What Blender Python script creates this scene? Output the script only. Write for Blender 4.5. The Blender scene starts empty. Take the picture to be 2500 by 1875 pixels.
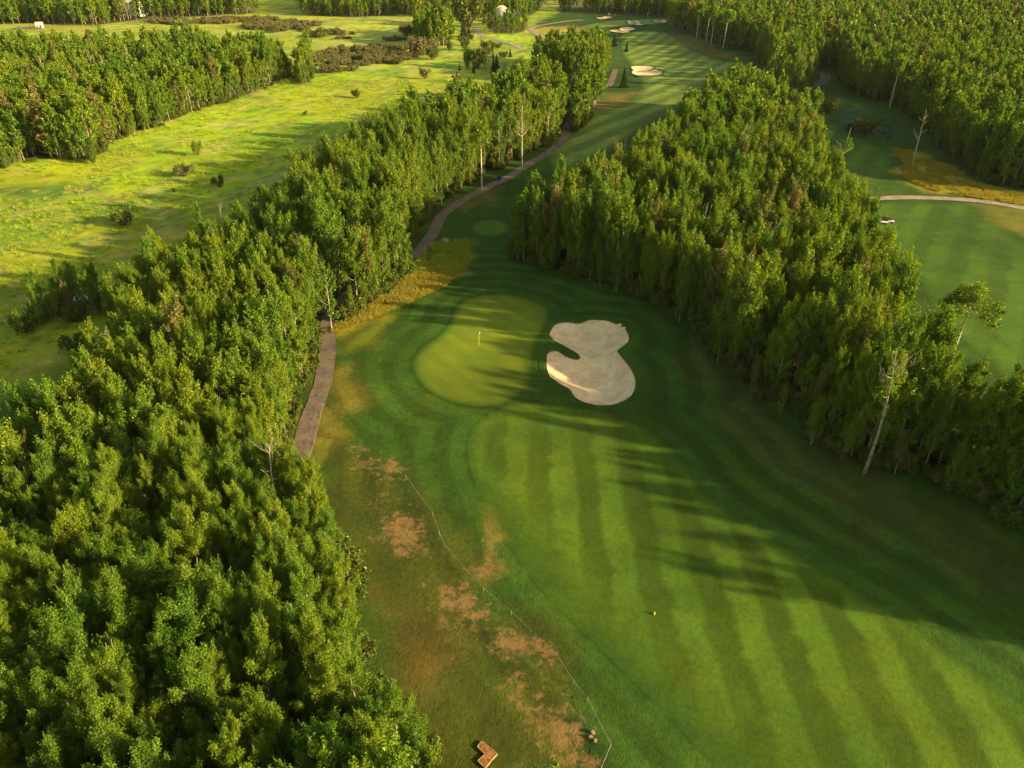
import bpy, math, random
import numpy as np
from mathutils import Vector, Matrix, geometry
random.seed(7)
C = bpy.context.scene.collection
sc = bpy.context.scene
R = math.radians

# ------------------------------------------------------------------ camera
CAMH, PITCH, FPX = 56.0, R(31), 1681.0
cam = bpy.data.cameras.new('camera'); co = bpy.data.objects.new('camera', cam); C.objects.link(co)
co.location = (0, 0, CAMH); co.rotation_euler = (R(90) - PITCH, 0, 0)
cam.sensor_width = 36; cam.lens = 1681 / 2212 * 36; cam.clip_start = 0.5; cam.clip_end = 6000
sc.camera = co

# ------------------------------------------------------------------ sky, sun, exposure
SUN_EL, SUN_AZ = R(17), math.atan2(-0.30, 0.95)      # light comes from the right and slightly behind the camera
w = bpy.data.worlds.new('World'); sc.world = w; w.use_nodes = True
nt = w.node_tree; bg = nt.nodes['Background']
sky = nt.nodes.new('ShaderNodeTexSky'); sky.sky_type = 'NISHITA'; sky.sun_disc = False
sky.sun_elevation = SUN_EL; sky.sun_rotation = R(90) - SUN_AZ
sky.dust_density = 1.2
wb = nt.nodes.new('ShaderNodeMix'); wb.data_type = 'RGBA'; wb.blend_type = 'MULTIPLY'; wb.inputs[0].default_value = 1; wb.inputs[7].default_value = (1.0, .87, .62, 1)
nt.links.new(sky.outputs[0], wb.inputs[6]); nt.links.new(wb.outputs[2], bg.inputs[0]); bg.inputs[1].default_value = 0.14
sl = bpy.data.lights.new('sun', 'SUN'); so = bpy.data.objects.new('sun', sl); C.objects.link(so)
sl.energy = 5.0; sl.angle = R(1.0); sl.color = (1.0, 0.83, 0.47)
so.rotation_euler = (R(90) - SUN_EL, 0, SUN_AZ + R(90))
so.location = (60, -20, 60)
vs = sc.view_settings; vs.view_transform = 'Standard'; vs.look = 'None'; vs.gamma = 1; vs.exposure = 1.20
sc.cycles.max_bounces = 5; sc.cycles.diffuse_bounces = 2; sc.cycles.glossy_bounces = 1
sc.cycles.transmission_bounces = 2; sc.cycles.transparent_max_bounces = 4
sc.cycles.use_denoising = True
sc.cycles.caustics_reflective = False; sc.cycles.caustics_refractive = False

# ------------------------------------------------------------------ survey helpers
SD = 1.1302
def at(u, v, h=0.0):
    """ground point seen at (u, v) of the survey picture, for something at height h"""
    x = (u - 1106) / FPX; y = (829.5 - v) / FPX
    dz = -math.sin(PITCH) + y * math.cos(PITCH); dy = math.cos(PITCH) + y * math.sin(PITCH)
    z = 0.0
    for _ in range(4 if 'relief' in globals() else 1):
        t = (h + z - CAMH) / dz; X_, Y_ = x * t, dy * t
        if 'relief' in globals() and Y_ > 0 and dz < -.03: z = float(relief(np.array([X_]), np.array([Y_]))[0])
    return (X_, Y_)
def ato(u, v, h=0.0): return at(u / SD, v / SD, h)       # same, in full-size picture units
def crop(pts, ox, oy, s): return [ato(ox + x / s, oy + y / s) for x, y in pts]
def pix(x, y, z):
    dx, dy, dz = x, y, z - CAMH
    f = dy * math.cos(PITCH) - dz * math.sin(PITCH); up = dy * math.sin(PITCH) + dz * math.cos(PITCH)
    f = np.maximum(f, 1e-3) if isinstance(f, np.ndarray) else max(f, 1e-3)
    return 1106 + dx / f * FPX, 829.5 - up / f * FPX, f
def smooth(pts, n=4, closed=True):
    out = []; N = len(pts); P = [Vector(p) for p in pts]
    rng = range(N) if closed else range(N - 1)
    for i in rng:
        if closed: a, b, c, d = P[i - 1], P[i], P[(i + 1) % N], P[(i + 2) % N]
        else: a, b, c, d = P[max(i - 1, 0)], P[i], P[i + 1], P[min(i + 2, N - 1)]
        for k in range(n):
            t = k / n
            out.append(tuple(0.5 * ((2 * b) + (c - a) * t + (2 * a - 5 * b + 4 * c - d) * t * t + (3 * b - a - 3 * c + d) * t ** 3)))
    if not closed: out.append(tuple(P[-1]))
    return out
def sdf(poly, x, y):
    """signed distance, positive inside"""
    p = np.asarray(poly, float); d = np.full(x.shape, 1e18); ins = np.zeros(x.shape, bool)
    for i in range(len(p)):
        ax, ay = p[i - 1]; bx, by = p[i]
        ex, ey = bx - ax, by - ay; L = ex * ex + ey * ey + 1e-12
        t = np.clip(((x - ax) * ex + (y - ay) * ey) / L, 0, 1)
        d = np.minimum(d, (x - ax - ex * t) ** 2 + (y - ay - ey * t) ** 2)
        c = (ay > y) != (by > y)
        with np.errstate(divide='ignore', invalid='ignore'):
            c &= x < (bx - ax) * (y - ay) / (by - ay + 1e-300) + ax
        ins ^= c
    d = np.sqrt(d)
    return np.where(ins, d, -d)
def lsdf(line, x, y):
    p = np.asarray(line, float); d = np.full(x.shape, 1e18)
    for i in range(1, len(p)):
        ax, ay = p[i - 1]; bx, by = p[i]
        ex, ey = bx - ax, by - ay; L = ex * ex + ey * ey + 1e-12
        t = np.clip(((x - ax) * ex + (y - ay) * ey) / L, 0, 1)
        d = np.minimum(d, (x - ax - ex * t) ** 2 + (y - ay - ey * t) ** 2)
    return np.sqrt(d)
def sst(a, b, x):
    t = np.clip((x - a) / (b - a), 0, 1); return t * t * (3 - 2 * t)
_rs = np.random.RandomState(3); _tab = _rs.rand(256, 256)
def vnoise(x, y, s):
    x = x / s; y = y / s; i = np.floor(x).astype(int); j = np.floor(y).astype(int)
    fx = x - i; fy = y - j; fx = fx * fx * (3 - 2 * fx); fy = fy * fy * (3 - 2 * fy)
    g = lambda a, b: _tab[a & 255, b & 255]
    return (g(i, j) * (1 - fx) + g(i + 1, j) * fx) * (1 - fy) + (g(i, j + 1) * (1 - fx) + g(i + 1, j + 1) * fx) * fy

GMOUND = [(at(1065,745), 16, 0.7), (at(1400,690), 12, 0.9), (at(1480,800), 12, 0.7), (at(800,760), 14, 0.5), (at(1330,55), 60, 2.0), (at(1470,70), 45, 1.5), (at(1060,493), 10, 0.5)]
def relief(x, y):
    h = 0.9 * (vnoise(x + 900, y + 900, 48.) - .5) + 0.35 * (vnoise(x + 500, y + 700, 17.) - .5) + 2.2 * (vnoise(x + 3000, y + 3000, 190.) - .5) * sst(100, 300, y)
    for (cx, cy), r, a in GMOUND: h = h + a * np.exp(-((x - cx) ** 2 + (y - cy) ** 2) / (r * r))
    return h

# ------------------------------------------------------------------ outlines of the place
GREEN = smooth([at(*p) for p in [(891,786),(909,753),(960,714),(985,664),(1017,642),(1068,635),(1122,640),(1169,656),(1187,674),(1183,700),(1165,732),(1156,768),(1150,818),(1133,847),(1086,872),(1032,880),(974,868),(924,843),(899,815)]])
BUNK = crop([(255,385),(300,290),(340,235),(420,200),(560,188),(700,210),(790,190),(850,160),(930,148),(1130,155),(1230,185),(1310,215),(1375,195),(1385,215),(1430,245),(1465,240),(1450,285),(1490,370),(1505,440),(1480,510),(1400,580),(1340,620),(1330,650),(1400,740),(1490,850),(1560,960),(1600,1070),(1605,1180),(1570,1290),(1510,1370),(1400,1440),(1280,1480),(1080,1500),(900,1475),(760,1430),(660,1370),(615,1300),(580,1250),(480,1190),(370,1125),(270,1045),(235,950),(218,850),(222,720),(245,665),(330,635),(420,650),(500,710),(580,745),(680,770),(730,755),(735,730),(700,690),(640,650),(560,610),(470,555),(380,510),(310,450)], 1300, 760, 6.38)
BUNK = smooth(BUNK, 2)
FAIR = smooth([at(*p) for p in [(1050,895),(1140,868),(1240,880),(1330,898),(1416,936),(1472,992),(1523,1062),(1602,1118),(1742,1207),(1883,1291),(2022,1389),(2209,1519),(2500,1740),(2300,2000),(1700,1830),(1504,1613),(1292,1398),(1180,1290),(1100,1180),(1040,1080),(1010,1000),(1012,940)]])
TEE = smooth([at(1060 + 43 * math.cos(a), 493 + 19 * math.sin(a)) for a in np.linspace(0, 2 * math.pi, 13)[:-1]])
FAIR2 = smooth([at(*p) for p in [(1180,330),(1215,300),(1262,262),(1300,238),(1350,225),(1385,190),(1370,150),(1345,120),(1340,90),(1345,72),(1400,66),(1445,72),(1475,92),(1500,110),(1560,130),(1620,138),(1600,150),(1560,165),(1500,205),(1450,245),(1400,270),(1330,320),(1260,360),(1200,365)]])
GREEN2 = smooth([at(*p) for p in [(1255,58),(1300,47),(1370,43),(1430,40),(1470,42),(1440,50),(1410,54),(1340,58),(1290,63)]])
B2 = smooth(crop([(1822,405),(1880,400),(1945,403),(1955,415),(1915,430),(1960,425),(2000,430),(2006,440),(1985,455),(1920,462),(1850,455),(1825,440),(1835,425)], 800, 0, 2.458), 3)
B3 = smooth(crop([(912,462),(960,448),(1030,445),(1090,460),(1060,430),(1130,415),(1230,418),(1298,436),(1210,460),(1180,482),(1090,490),(980,480)], 1340, 0, 6.144), 3)
B4 = smooth(crop([(1185,318),(1290,315),(1390,345),(1350,362),(1425,375),(1370,385),(1260,380),(1195,365)], 1340, 0, 6.144), 3)
B5 = smooth(crop([(712,268),(790,268),(860,250),(952,264),(880,285),(790,295),(735,285)], 1340, 0, 6.144), 3)
B6 = smooth(crop([(1560,325),(1620,308),(1740,318),(1765,340),(1680,350),(1600,340)], 1340, 0, 6.144), 3)
B7 = smooth([at(*p) for p in [(2170,92),(2212,96),(2240,100),(2212,104),(2180,100)]], 3)
PATH = smooth([at(*p) for p in [(1330,150),(1323,169),(1316,184),(1302,190),(1270,215),(1240,245),(1226,274),(1219,299),(1187,328),(1140,356),(1100,382),(1057,403),(1014,425),(985,443),(956,465),(938,498),(920,527),(891,554),(845,572),(785,610),(735,655),(710,695),(706,720),(708,750),(705,779),(699,822),(687,858),(678,885),(667,913),(655,969),(646,1005),(632,1040)]], 5, False)
PATHR = smooth([at(*p) for p in [(1700,440),(1800,432),(1891,429),(1950,427),(2016,428),(2112,434),(2212,450),(2330,478),(2500,530)]], 5, False)
PATHF = smooth([at(*p) for p in [(1260,43),(1220,47),(1185,52),(1160,57),(1147,62),(1152,69),(1165,76),(1185,84),(1200,90)]], 4, False)
PATHS = smooth([at(*p) for p in [(1762,158),(1779,160),(1784,168),(1778,178),(1764,184),(1745,187)]], 4, False)
TRACK = smooth([at(*p) for p in [(1028,60),(1036,72),(1050,80),(1075,86),(1100,93),(1118,101),(1130,108)]], 4, False)
F3 = smooth([at(*p) for p in [(1740,240),(1760,215),(1800,205),(1850,215),(1880,235),(1850,240),(1800,238),(1785,250),(1810,275),(1850,300),(1905,318),(1925,345),(1940,380),(2000,412),(2020,424),(1960,424),(1880,424),(1780,428),(1700,400),(1720,320)]])
G3 = smooth([at(1780 + 27 * math.cos(a), 288 + 13 * math.sin(a)) for a in np.linspace(0, 2 * math.pi, 11)[:-1]])
F4 = smooth([at(*p) for p in [(1800,445),(1900,438),(2000,437),(2090,440),(2120,458),(2180,505),(2230,540),(2400,640),(2700,860),(2700,1000),(2300,900),(2212,850),(2120,770),(2030,690),(1980,600),(1900,530),(1850,500)]])

def W(*pts): return [at(*p) for p in pts]
WOODS = {
 'lowerleft': W((700,640,8),(712,712,0),(704,760,0),(695,822,0),(683,858,0),(663,913,0),(650,969,0),(640,1015,2),(690,1060,6),(722,1110,6),(745,1200,6),(748,1260,6),(745,1310,6),(800,1400,6),(850,1470,6),(950,1550,6),(1020,1620,6),(1085,1690,5),(1110,1760,5),(1180,1800,3),(1100,2300,3),(600,2600,3),(-700,2300,3),(-700,1200,6),(-200,860,12),(0,815,12),(60,775,12),(130,760,11),(175,700,12),(210,640,13),(195,580,13),(215,550,13),(300,490,13),(400,445,13),(480,410,13),(560,385,13),(640,345,13),(660,400,6)),
 'midleft': W((640,345,13),(690,300,13),(740,280,13),(830,235,13),(900,208,13),(1000,185,13),(1060,175,13),(1100,140,13),(1150,125,13),(1200,140,13),(1245,170,12),(1285,180,4),(1298,200,0),(1293,226,0),(1272,256,0),(1250,276,0),(1228,290,0),(1205,292,0),(1170,316,0),(1110,348,0),(1050,375,0),(1000,400,0),(950,435,0),(912,470,0),(890,520,0),(868,560,0),(877,588,0),(850,622,0),(792,660,0),(740,692,0),(716,706,0),(690,640,8)),
 'farclump': W((1150,82,13),(1180,76,13),(1240,68,13),(1300,66,13),(1318,78,13),(1326,120,4),(1318,172,0),(1290,183,0),(1240,185,0),(1160,150,4),(1145,110,8)),
 'right': W((1111,550,0),(1140,572,0),(1223,594,0),(1320,616,0),(1428,664,0),(1504,706,0),(1570,780,0),(1640,850,0),(1715,895,0),(1780,960,0),(1870,1005,0),(1966,1015,0),(2069,1055,0),(2209,1136,0),(2400,1230,0),(2800,1500,0),(3300,1500,0),(3000,1150,6),(2500,965,8),(2212,850,10),(2120,800,10),(2050,775,10),(1985,735,9),(1955,650,9),(1940,600,9),(1885,545,8),(1880,460,9),(1825,415,9),(1785,345,9),(1765,280,9),(1740,230,9),(1690,180,13),(1620,145,13),(1560,150,13),(1530,172,13),(1480,212,13),(1430,262,13),(1345,302,13),(1290,345,13),(1200,360,13),(1150,395,12),(1135,420,10)),
 'farright': W((1437,54,0),(1504,81,0),(1560,104,0),(1617,111,0),(1660,150,0),(1660,200,0),(1729,212,0),(1752,190,0),(1755,150,0),(1800,140,0),(1815,165,0),(1820,190,0),(1870,212,0),(1935,228,0),(1985,264,0),(2035,320,0),(2070,350,0),(2135,397,0),(2212,408,0),(2500,440,0),(3200,560,0),(3600,200,0),(3600,-100,0),(1600,-120,0),(1430,-60,0),(1400,10,0),(1440,36,0)),
 'topmid': W((1213,22,0),(1280,29,0),(1330,30,0),(1400,34,0),(1440,36,0),(1500,0,0),(1500,-40,0),(1420,-80,0),(1330,-60,0),(1290,-5,0),(1265,18,0)),
 'meadowleft': W((-150,420,0),(0,368,0),(25,354,0),(108,346,0),(201,348,0),(245,308,0),(310,286,0),(371,264,0),(450,232,0),(551,203,0),(612,172,0),(677,150,0),(655,112,12),(594,86,12),(504,80,12),(432,66,12),(324,73,12),(216,76,12),(108,83,12),(0,76,12),(-300,90,12),(-500,250,5)),
 'topleft': W((-400,62,0),(0,53,0),(69,52,0),(160,55,0),(208,56,0),(256,49,0),(320,41,0),(400,38,0),(531,32,0),(560,26,0),(560,-20,0),(500,-60,0),(400,-110,0),(-600,-110,0)),
 'topcentre': W((655,34,0),(771,38,0),(871,34,0),(930,40,0),(1000,30,0),(1090,42,0),(1157,34,0),(1200,-10,0),(1190,-60,0),(900,-100,0),(600,-100,0),(640,0,0)),
 'clump': W((901,98,0),(935,102,0),(973,99,0),(985,80,0),(960,70,0),(915,72,0),(898,82,0)),
 'heapclump': W((1041,57,0),(1057,72,0),(1109,76,0),(1140,68,0),(1150,52,0),(1120,44,0),(1098,50,0),(1060,48,0)),
}
MEADOW = W((-400,1300),(-100,900),(0,840),(150,800),(250,660),(330,560),(480,470),(640,420),(700,370),(830,310),(1000,250),(1100,180),(1160,130),(1160,90),(1140,60),(1200,30),(1200,-40),(-1500,-120),(-2500,300),(-1500,1000))
CLEAR_R = W((2120,84),(2180,76),(2240,76),(2300,90),(2300,110),(2200,112),(2140,102))

BUNKERS = [(BUNK, 0.9), (B2, 0.3), (B3, 0.4), (B4, 0.5), (B5, 0.4), (B6, 0.4), (B7, 0.8)]
def height(x, y, extra=False):
    x = np.asarray(x, float); y = np.asarray(y, float)
    h = relief(x, y)
    for poly, dep in BUNKERS:
        p = np.asarray(poly); m = (x > p[:, 0].min() - 3) & (x < p[:, 0].max() + 3) & (y > p[:, 1].min() - 3) & (y < p[:, 1].max() + 3)
        if m.any():
            d = sdf(poly, x[m], y[m]); q = dep * 1.25 * sst(-.1, 3.6, d) - 0.28 * np.exp(-((d + 1.2) / 1.3) ** 2)
            if extra: q = q + (0.9 * sst(0.3, 2.6, d) if poly is BUNK else 1.8 * sst(-1.5, 2.0, d))
            h = h.copy() if h.ndim else h
            h[m] = h[m] - q
    return h
def h1(x, y): return float(height(np.array([x]), np.array([y]))[0])

# ------------------------------------------------------------------ object helpers
def tag(o, label=None, cat=None, group=None, kind=None):
    if label: o['label'] = label
    if cat: o['category'] = cat
    if group: o['group'] = group
    if kind: o['kind'] = kind
    return o
def empty(name, loc, rz=0.0, s=1.0):
    o = bpy.data.objects.new(name, None); C.objects.link(o); o.location = loc; o.rotation_euler = (0, 0, rz); o.scale = (s, s, s)
    o.empty_display_size = 0.2
    return o
def mesh(name, v, f, mats, fm=None, sm=False, tone=None):
    me = bpy.data.meshes.new(name); me.from_pydata([tuple(p) for p in v] if not isinstance(v, np.ndarray) else v.tolist(), [], f if isinstance(f, list) else f.tolist())
    for m in (mats if isinstance(mats, list) else [mats]): me.materials.append(m)
    if fm is not None: me.polygons.foreach_set('material_index', fm)
    if sm: me.polygons.foreach_set('use_smooth', [True] * len(me.polygons))
    if tone is not None:
        a = me.attributes.new('tone', 'FLOAT', 'POINT'); a.data.foreach_set('value', np.asarray(tone, np.float32))
    me.update(); return me
def obj(name, me, parent=None, loc=None):
    o = bpy.data.objects.new(name, me); C.objects.link(o)
    if parent: o.parent = parent
    if loc is not None: o.location = loc
    return o
class MB:
    def __init__(s): s.v = []; s.f = []; s.m = []
    def tube(s, pts, rad, seg=6, cap=True, mi=0):
        base = len(s.v); n = len(pts); P = [Vector(p) for p in pts]
        for i, p in enumerate(P):
            d = (P[min(i + 1, n - 1)] - P[max(i - 1, 0)]).normalized()
            a = d.orthogonal().normalized() if i == 0 else (a - d * a.dot(d)).normalized()
            b = d.cross(a)
            for k in range(seg):
                t = 2 * math.pi * k / seg; s.v.append(tuple(p + (a * math.cos(t) + b * math.sin(t)) * rad[i]))
        for i in range(n - 1):
            for k in range(seg):
                k2 = (k + 1) % seg; s.f.append((base + i * seg + k, base + i * seg + k2, base + (i + 1) * seg + k2, base + (i + 1) * seg + k)); s.m.append(mi)
        if cap:
            s.f.append(tuple(base + (n - 1) * seg + k for k in range(seg))); s.m.append(mi)
            s.f.append(tuple(base + seg - 1 - k for k in range(seg))); s.m.append(mi)
    def box(s, c, d, rz=0, mi=0, top=1.0):
        base = len(s.v); ca, sa = math.cos(rz), math.sin(rz)
        for z in (-1, 1):
            k = top if z > 0 else 1
            for x, y in ((-1, -1), (1, -1), (1, 1), (-1, 1)):
                X, Y = x * d[0] / 2 * k, y * d[1] / 2 * k
                s.v.append((c[0] + X * ca - Y * sa, c[1] + X * sa + Y * ca, c[2] + z * d[2] / 2))
        for q in ((3, 2, 1, 0), (4, 5, 6, 7), (0, 1, 5, 4), (1, 2, 6, 5), (2, 3, 7, 6), (3, 0, 4, 7)):
            s.f.append(tuple(base + i for i in q)); s.m.append(mi)
    def quad(s, a, b, c, d, mi=0):
        i = len(s.v); s.v += [a, b, c, d]; s.f.append((i, i + 1, i + 2, i + 3)); s.m.append(mi)
    def blob(s, c, r, seed=0, n=10, mi=0, rough=.2):
        rr = random.Random(seed); base = len(s.v); rings = n // 2 + 1
        for i in range(rings + 1):
            th = math.pi * i / rings
            for k in range(n):
                ph = 2 * math.pi * k / n; q = 1 + rr.uniform(-rough, rough)
                s.v.append((c[0] + r[0] * q * math.sin(th) * math.cos(ph), c[1] + r[1] * q * math.sin(th) * math.sin(ph), c[2] + r[2] * q * math.cos(th)))
        for i in range(rings):
            for k in range(n):
                k2 = (k + 1) % n; s.f.append((base + i * n + k, base + (i + 1) * n + k, base + (i + 1) * n + k2, base + i * n + k2)); s.m.append(mi)
    def build(s, name, mats, parent=None, loc=None, sm=False):
        me = mesh(name, s.v, s.f, mats, s.m, sm); return obj(name, me, parent, loc)

# ------------------------------------------------------------------ materials
def nmat(name):
    m = bpy.data.materials.new(name); m.use_nodes = True; t = m.node_tree; t.nodes.clear()
    out = t.nodes.new('ShaderNodeOutputMaterial'); return m, t, out
def N(t, typ, **kw):
    n = t.nodes.new(typ)
    for k, v in kw.items():
        if k.startswith('i_'):
            key = k[2:]; key = int(key) if key.isdigit() else key.replace('_', ' ')
            n.inputs[key].default_value = v
        else: setattr(n, k, v)
    return n
def simple(name, col, rough=.8, noise=0.25, scale=3.0, spec=.3, col2=None, metal=0, bump=0):
    m, t, out = nmat(name); b = N(t, 'ShaderNodeBsdfPrincipled', i_Roughness=rough, i_Metallic=metal); b.inputs['Specular IOR Level'].default_value = spec
    tc = N(t, 'ShaderNodeTexCoord'); ns = N(t, 'ShaderNodeTexNoise', i_Scale=scale, i_Detail=4.0)
    t.links.new(tc.outputs['Object'], ns.inputs['Vector'])
    mx = N(t, 'ShaderNodeMix', data_type='RGBA'); c2 = col2 or tuple(c * (1 - noise) for c in col)
    mx.inputs[6].default_value = (*c2, 1); mx.inputs[7].default_value = (*[min(1, c * (1 + noise * .6)) for c in col], 1)
    rp = N(t, 'ShaderNodeMapRange', i_1=0.35, i_2=0.65); t.links.new(ns.outputs[0], rp.inputs[0])
    t.links.new(rp.outputs[0], mx.inputs[0]); t.links.new(mx.outputs[2], b.inputs['Base Color'])
    if bump:
        bp = N(t, 'ShaderNodeBump', i_Strength=.6, i_Distance=bump); t.links.new(ns.outputs[0], bp.inputs['Height']); t.links.new(bp.outputs[0], b.inputs['Normal'])
    t.links.new(b.outputs[0], out.inputs[0]); return m
def leaf_mat(name, dark, light, warm, trans=0.35, warmth=0.5, gloss=.025):
    """dark/light: leaf to leaf; warm: tree to tree and stand to stand"""
    m, t, out = nmat(name)
    at_ = N(t, 'ShaderNodeAttribute', attribute_name='tone'); oi = N(t, 'ShaderNodeObjectInfo')
    mx = N(t, 'ShaderNodeMix', data_type='RGBA'); mx.inputs[6].default_value = (*dark, 1); mx.inputs[7].default_value = (*light, 1)
    t.links.new(at_.outputs['Fac'], mx.inputs[0])
    ns = N(t, 'ShaderNodeTexNoise', i_Scale=0.035, i_Detail=2.0); t.links.new(oi.outputs['Location'], ns.inputs['Vector'])
    add = N(t, 'ShaderNodeMath', operation='MULTIPLY_ADD'); t.links.new(oi.outputs['Random'], add.inputs[0]); add.inputs[1].default_value = .55; t.links.new(ns.outputs[0], add.inputs[2])
    mr = N(t, 'ShaderNodeMapRange', i_1=.5, i_2=1.1, i_3=0.0, i_4=warmth); t.links.new(add.outputs[0], mr.inputs[0])
    m2 = N(t, 'ShaderNodeMix', data_type='RGBA'); t.links.new(mr.outputs[0], m2.inputs[0]); t.links.new(mx.outputs[2], m2.inputs[6]); m2.inputs[7].default_value = (*warm, 1)
    df = N(t, 'ShaderNodeBsdfDiffuse'); tr = N(t, 'ShaderNodeBsdfTranslucent'); ms = N(t, 'ShaderNodeMixShader'); ms.inputs[0].default_value = trans
    gm = N(t, 'ShaderNodeMix', data_type='RGBA', blend_type='MULTIPLY'); gm.inputs[0].default_value = 1; gm.inputs[7].default_value = (1.3, 1.25, .5, 1)
    t.links.new(m2.outputs[2], df.inputs[0]); t.links.new(m2.outputs[2], gm.inputs[6]); t.links.new(gm.outputs[2], tr.inputs[0])
    t.links.new(df.outputs[0], ms.inputs[1]); t.links.new(tr.outputs[0], ms.inputs[2]); gl = N(t, 'ShaderNodeBsdfGlossy'); gl.inputs['Roughness'].default_value = .42; gl.inputs['Color'].default_value = (.95, .9, .45, 1); m3 = N(t, 'ShaderNodeMixShader'); m3.inputs[0].default_value = gloss; t.links.new(ms.outputs[0], m3.inputs[1]); t.links.new(gl.outputs[0], m3.inputs[2]); t.links.new(m3.outputs[0], out.inputs[0]); return m
def bark_mat(name, pale, dark, band=True):
    m, t, out = nmat(name); b = N(t, 'ShaderNodeBsdfPrincipled', i_Roughness=.85); b.inputs['Specular IOR Level'].default_value = .2
    tc = N(t, 'ShaderNodeTexCoord'); mp = N(t, 'ShaderNodeMapping'); mp.inputs['Scale'].default_value = (2.5, 2.5, 3.5 if band else .8)
    ns = N(t, 'ShaderNodeTexNoise', i_Scale=1.0, i_Detail=5.0, i_Roughness=.7); t.links.new(tc.outputs['Object'], mp.inputs[0]); t.links.new(mp.outputs[0], ns.inputs['Vector'])
    cr = N(t, 'ShaderNodeValToRGB'); cr.color_ramp.elements[0].position = .38; cr.color_ramp.elements[0].color = (*dark, 1); cr.color_ramp.elements[1].position = .5; cr.color_ramp.elements[1].color = (*pale, 1)
    t.links.new(ns.outputs[0], cr.inputs[0]); t.links.new(cr.outputs[0], b.inputs['Base Color']); t.links.new(b.outputs[0], out.inputs[0]); return m
def turf_mat(name, fine=1.0, stripe=.30, bump=.08, grain=2.2, rough=.95):
    m, t, out = nmat(name); b = N(t, 'ShaderNodeBsdfPrincipled', i_Roughness=rough); b.inputs['Specular IOR Level'].default_value = .12
    tc = N(t, 'ShaderNodeTexCoord'); col = N(t, 'ShaderNodeAttribute', attribute_name='col'); mw = N(t, 'ShaderNodeAttribute', attribute_name='mow'); am = N(t, 'ShaderNodeAttribute', attribute_name='mowamp'); dr = N(t, 'ShaderNodeAttribute', attribute_name='dry')
    def ns(s, d=3., r=.6, w=0.):
        n = N(t, 'ShaderNodeTexNoise', i_Scale=s, i_Detail=d, i_Roughness=r); n.inputs['Distortion'].default_value = w; t.links.new(tc.outputs['Object'], n.inputs['Vector']); return n.outputs[0]
    def math_(op, a, b2=None, c=None):
        n = N(t, 'ShaderNodeMath', operation=op)
        for i, q in enumerate((a, b2, c)):
            if q is None: continue
            if isinstance(q, (int, float)): n.inputs[i].default_value = q
            else: t.links.new(q, n.inputs[i])
        return n.outputs[0]
    n1 = ns(grain, 6., .8); n2 = ns(.22, 4., .6, .5); n3 = ns(.045, 3.)
    # gain = 1 + fine*(n1-.5) + ...
    g = math_('MULTIPLY_ADD', math_('SUBTRACT', n1, .5), 1.5 * fine, 1.0)
    g = math_('MULTIPLY', g, math_('MULTIPLY_ADD', math_('SUBTRACT', n2, .5), 1.1 * fine, 1.0))
    g = math_('MULTIPLY', g, math_('MULTIPLY_ADD', math_('SUBTRACT', n3, .5), .8, 1.0))
    # mowing bands, grass laid alternately
    wob = math_('MULTIPLY_ADD', math_('SUBTRACT', n2, .5), .5, mw.outputs['Fac'])
    sn = math_('SINE', math_('MULTIPLY', wob, 2 * math.pi))
    sn = math_('MINIMUM', math_('MAXIMUM', math_('MULTIPLY', sn, 2.3), -1.0), 1.0)
    brk = math_('MULTIPLY_ADD', math_('SUBTRACT', n3, .3), 1.8, .55)
    st = math_('MULTIPLY', math_('MULTIPLY', sn, am.outputs['Fac']), math_('MULTIPLY', brk, stripe))
    g = math_('MULTIPLY', g, math_('ADD', st, 1.0))
    vm = N(t, 'ShaderNodeVectorMath', operation='SCALE'); t.links.new(col.outputs['Color'], vm.inputs[0]); t.links.new(g, vm.inputs['Scale'])
    # hue drift towards yellow
    hy = N(t, 'ShaderNodeMix', data_type='RGBA', blend_type='MULTIPLY'); hy.inputs[7].default_value = (1.45, 1.05, .55, 1)
    t.links.new(math_('MULTIPLY', math_('SUBTRACT', ns(.11, 5., .65, 1.0), .42), 2.2), hy.inputs[0]); t.links.new(vm.outputs[0], hy.inputs[6])
    # bare and dried-out patches
    dn = ns(1.0, 8., .74, .35); dn2 = ns(.13, 3., .5)
    dsum = math_('ADD', math_('MULTIPLY_ADD', dn, .65, math_('MULTIPLY', dn2, .45)), math_('MULTIPLY_ADD', dr.outputs['Fac'], .42, -.443))
    df = N(t, 'ShaderNodeMapRange', interpolation_type='SMOOTHSTEP', i_1=.515, i_2=.66); t.links.new(dsum, df.inputs[0])
    dc = N(t, 'ShaderNodeMix', data_type='RGBA'); dc.inputs[6].default_value = (.17, .095, .03, 1); dc.inputs[7].default_value = (.36, .205, .08, 1); t.links.new(n1, dc.inputs[0])
    fx = N(t, 'ShaderNodeMix', data_type='RGBA'); t.links.new(math_('MULTIPLY', df.outputs[0], math_('MINIMUM', math_('MULTIPLY', dr.outputs['Fac'], 3.0), .9)), fx.inputs[0]); t.links.new(hy.outputs[2], fx.inputs[6]); t.links.new(dc.outputs[2], fx.inputs[7])
    t.links.new(fx.outputs[2], b.inputs['Base Color'])
    bp = N(t, 'ShaderNodeBump', i_Strength=1.0, i_Distance=bump); t.links.new(math_('ADD', n1, math_('MULTIPLY', ns(grain * 3, 3.), .5)), bp.inputs['Height']); t.links.new(bp.outputs[0], b.inputs['Normal'])
    t.links.new(b.outputs[0], out.inputs[0]); return m
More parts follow.
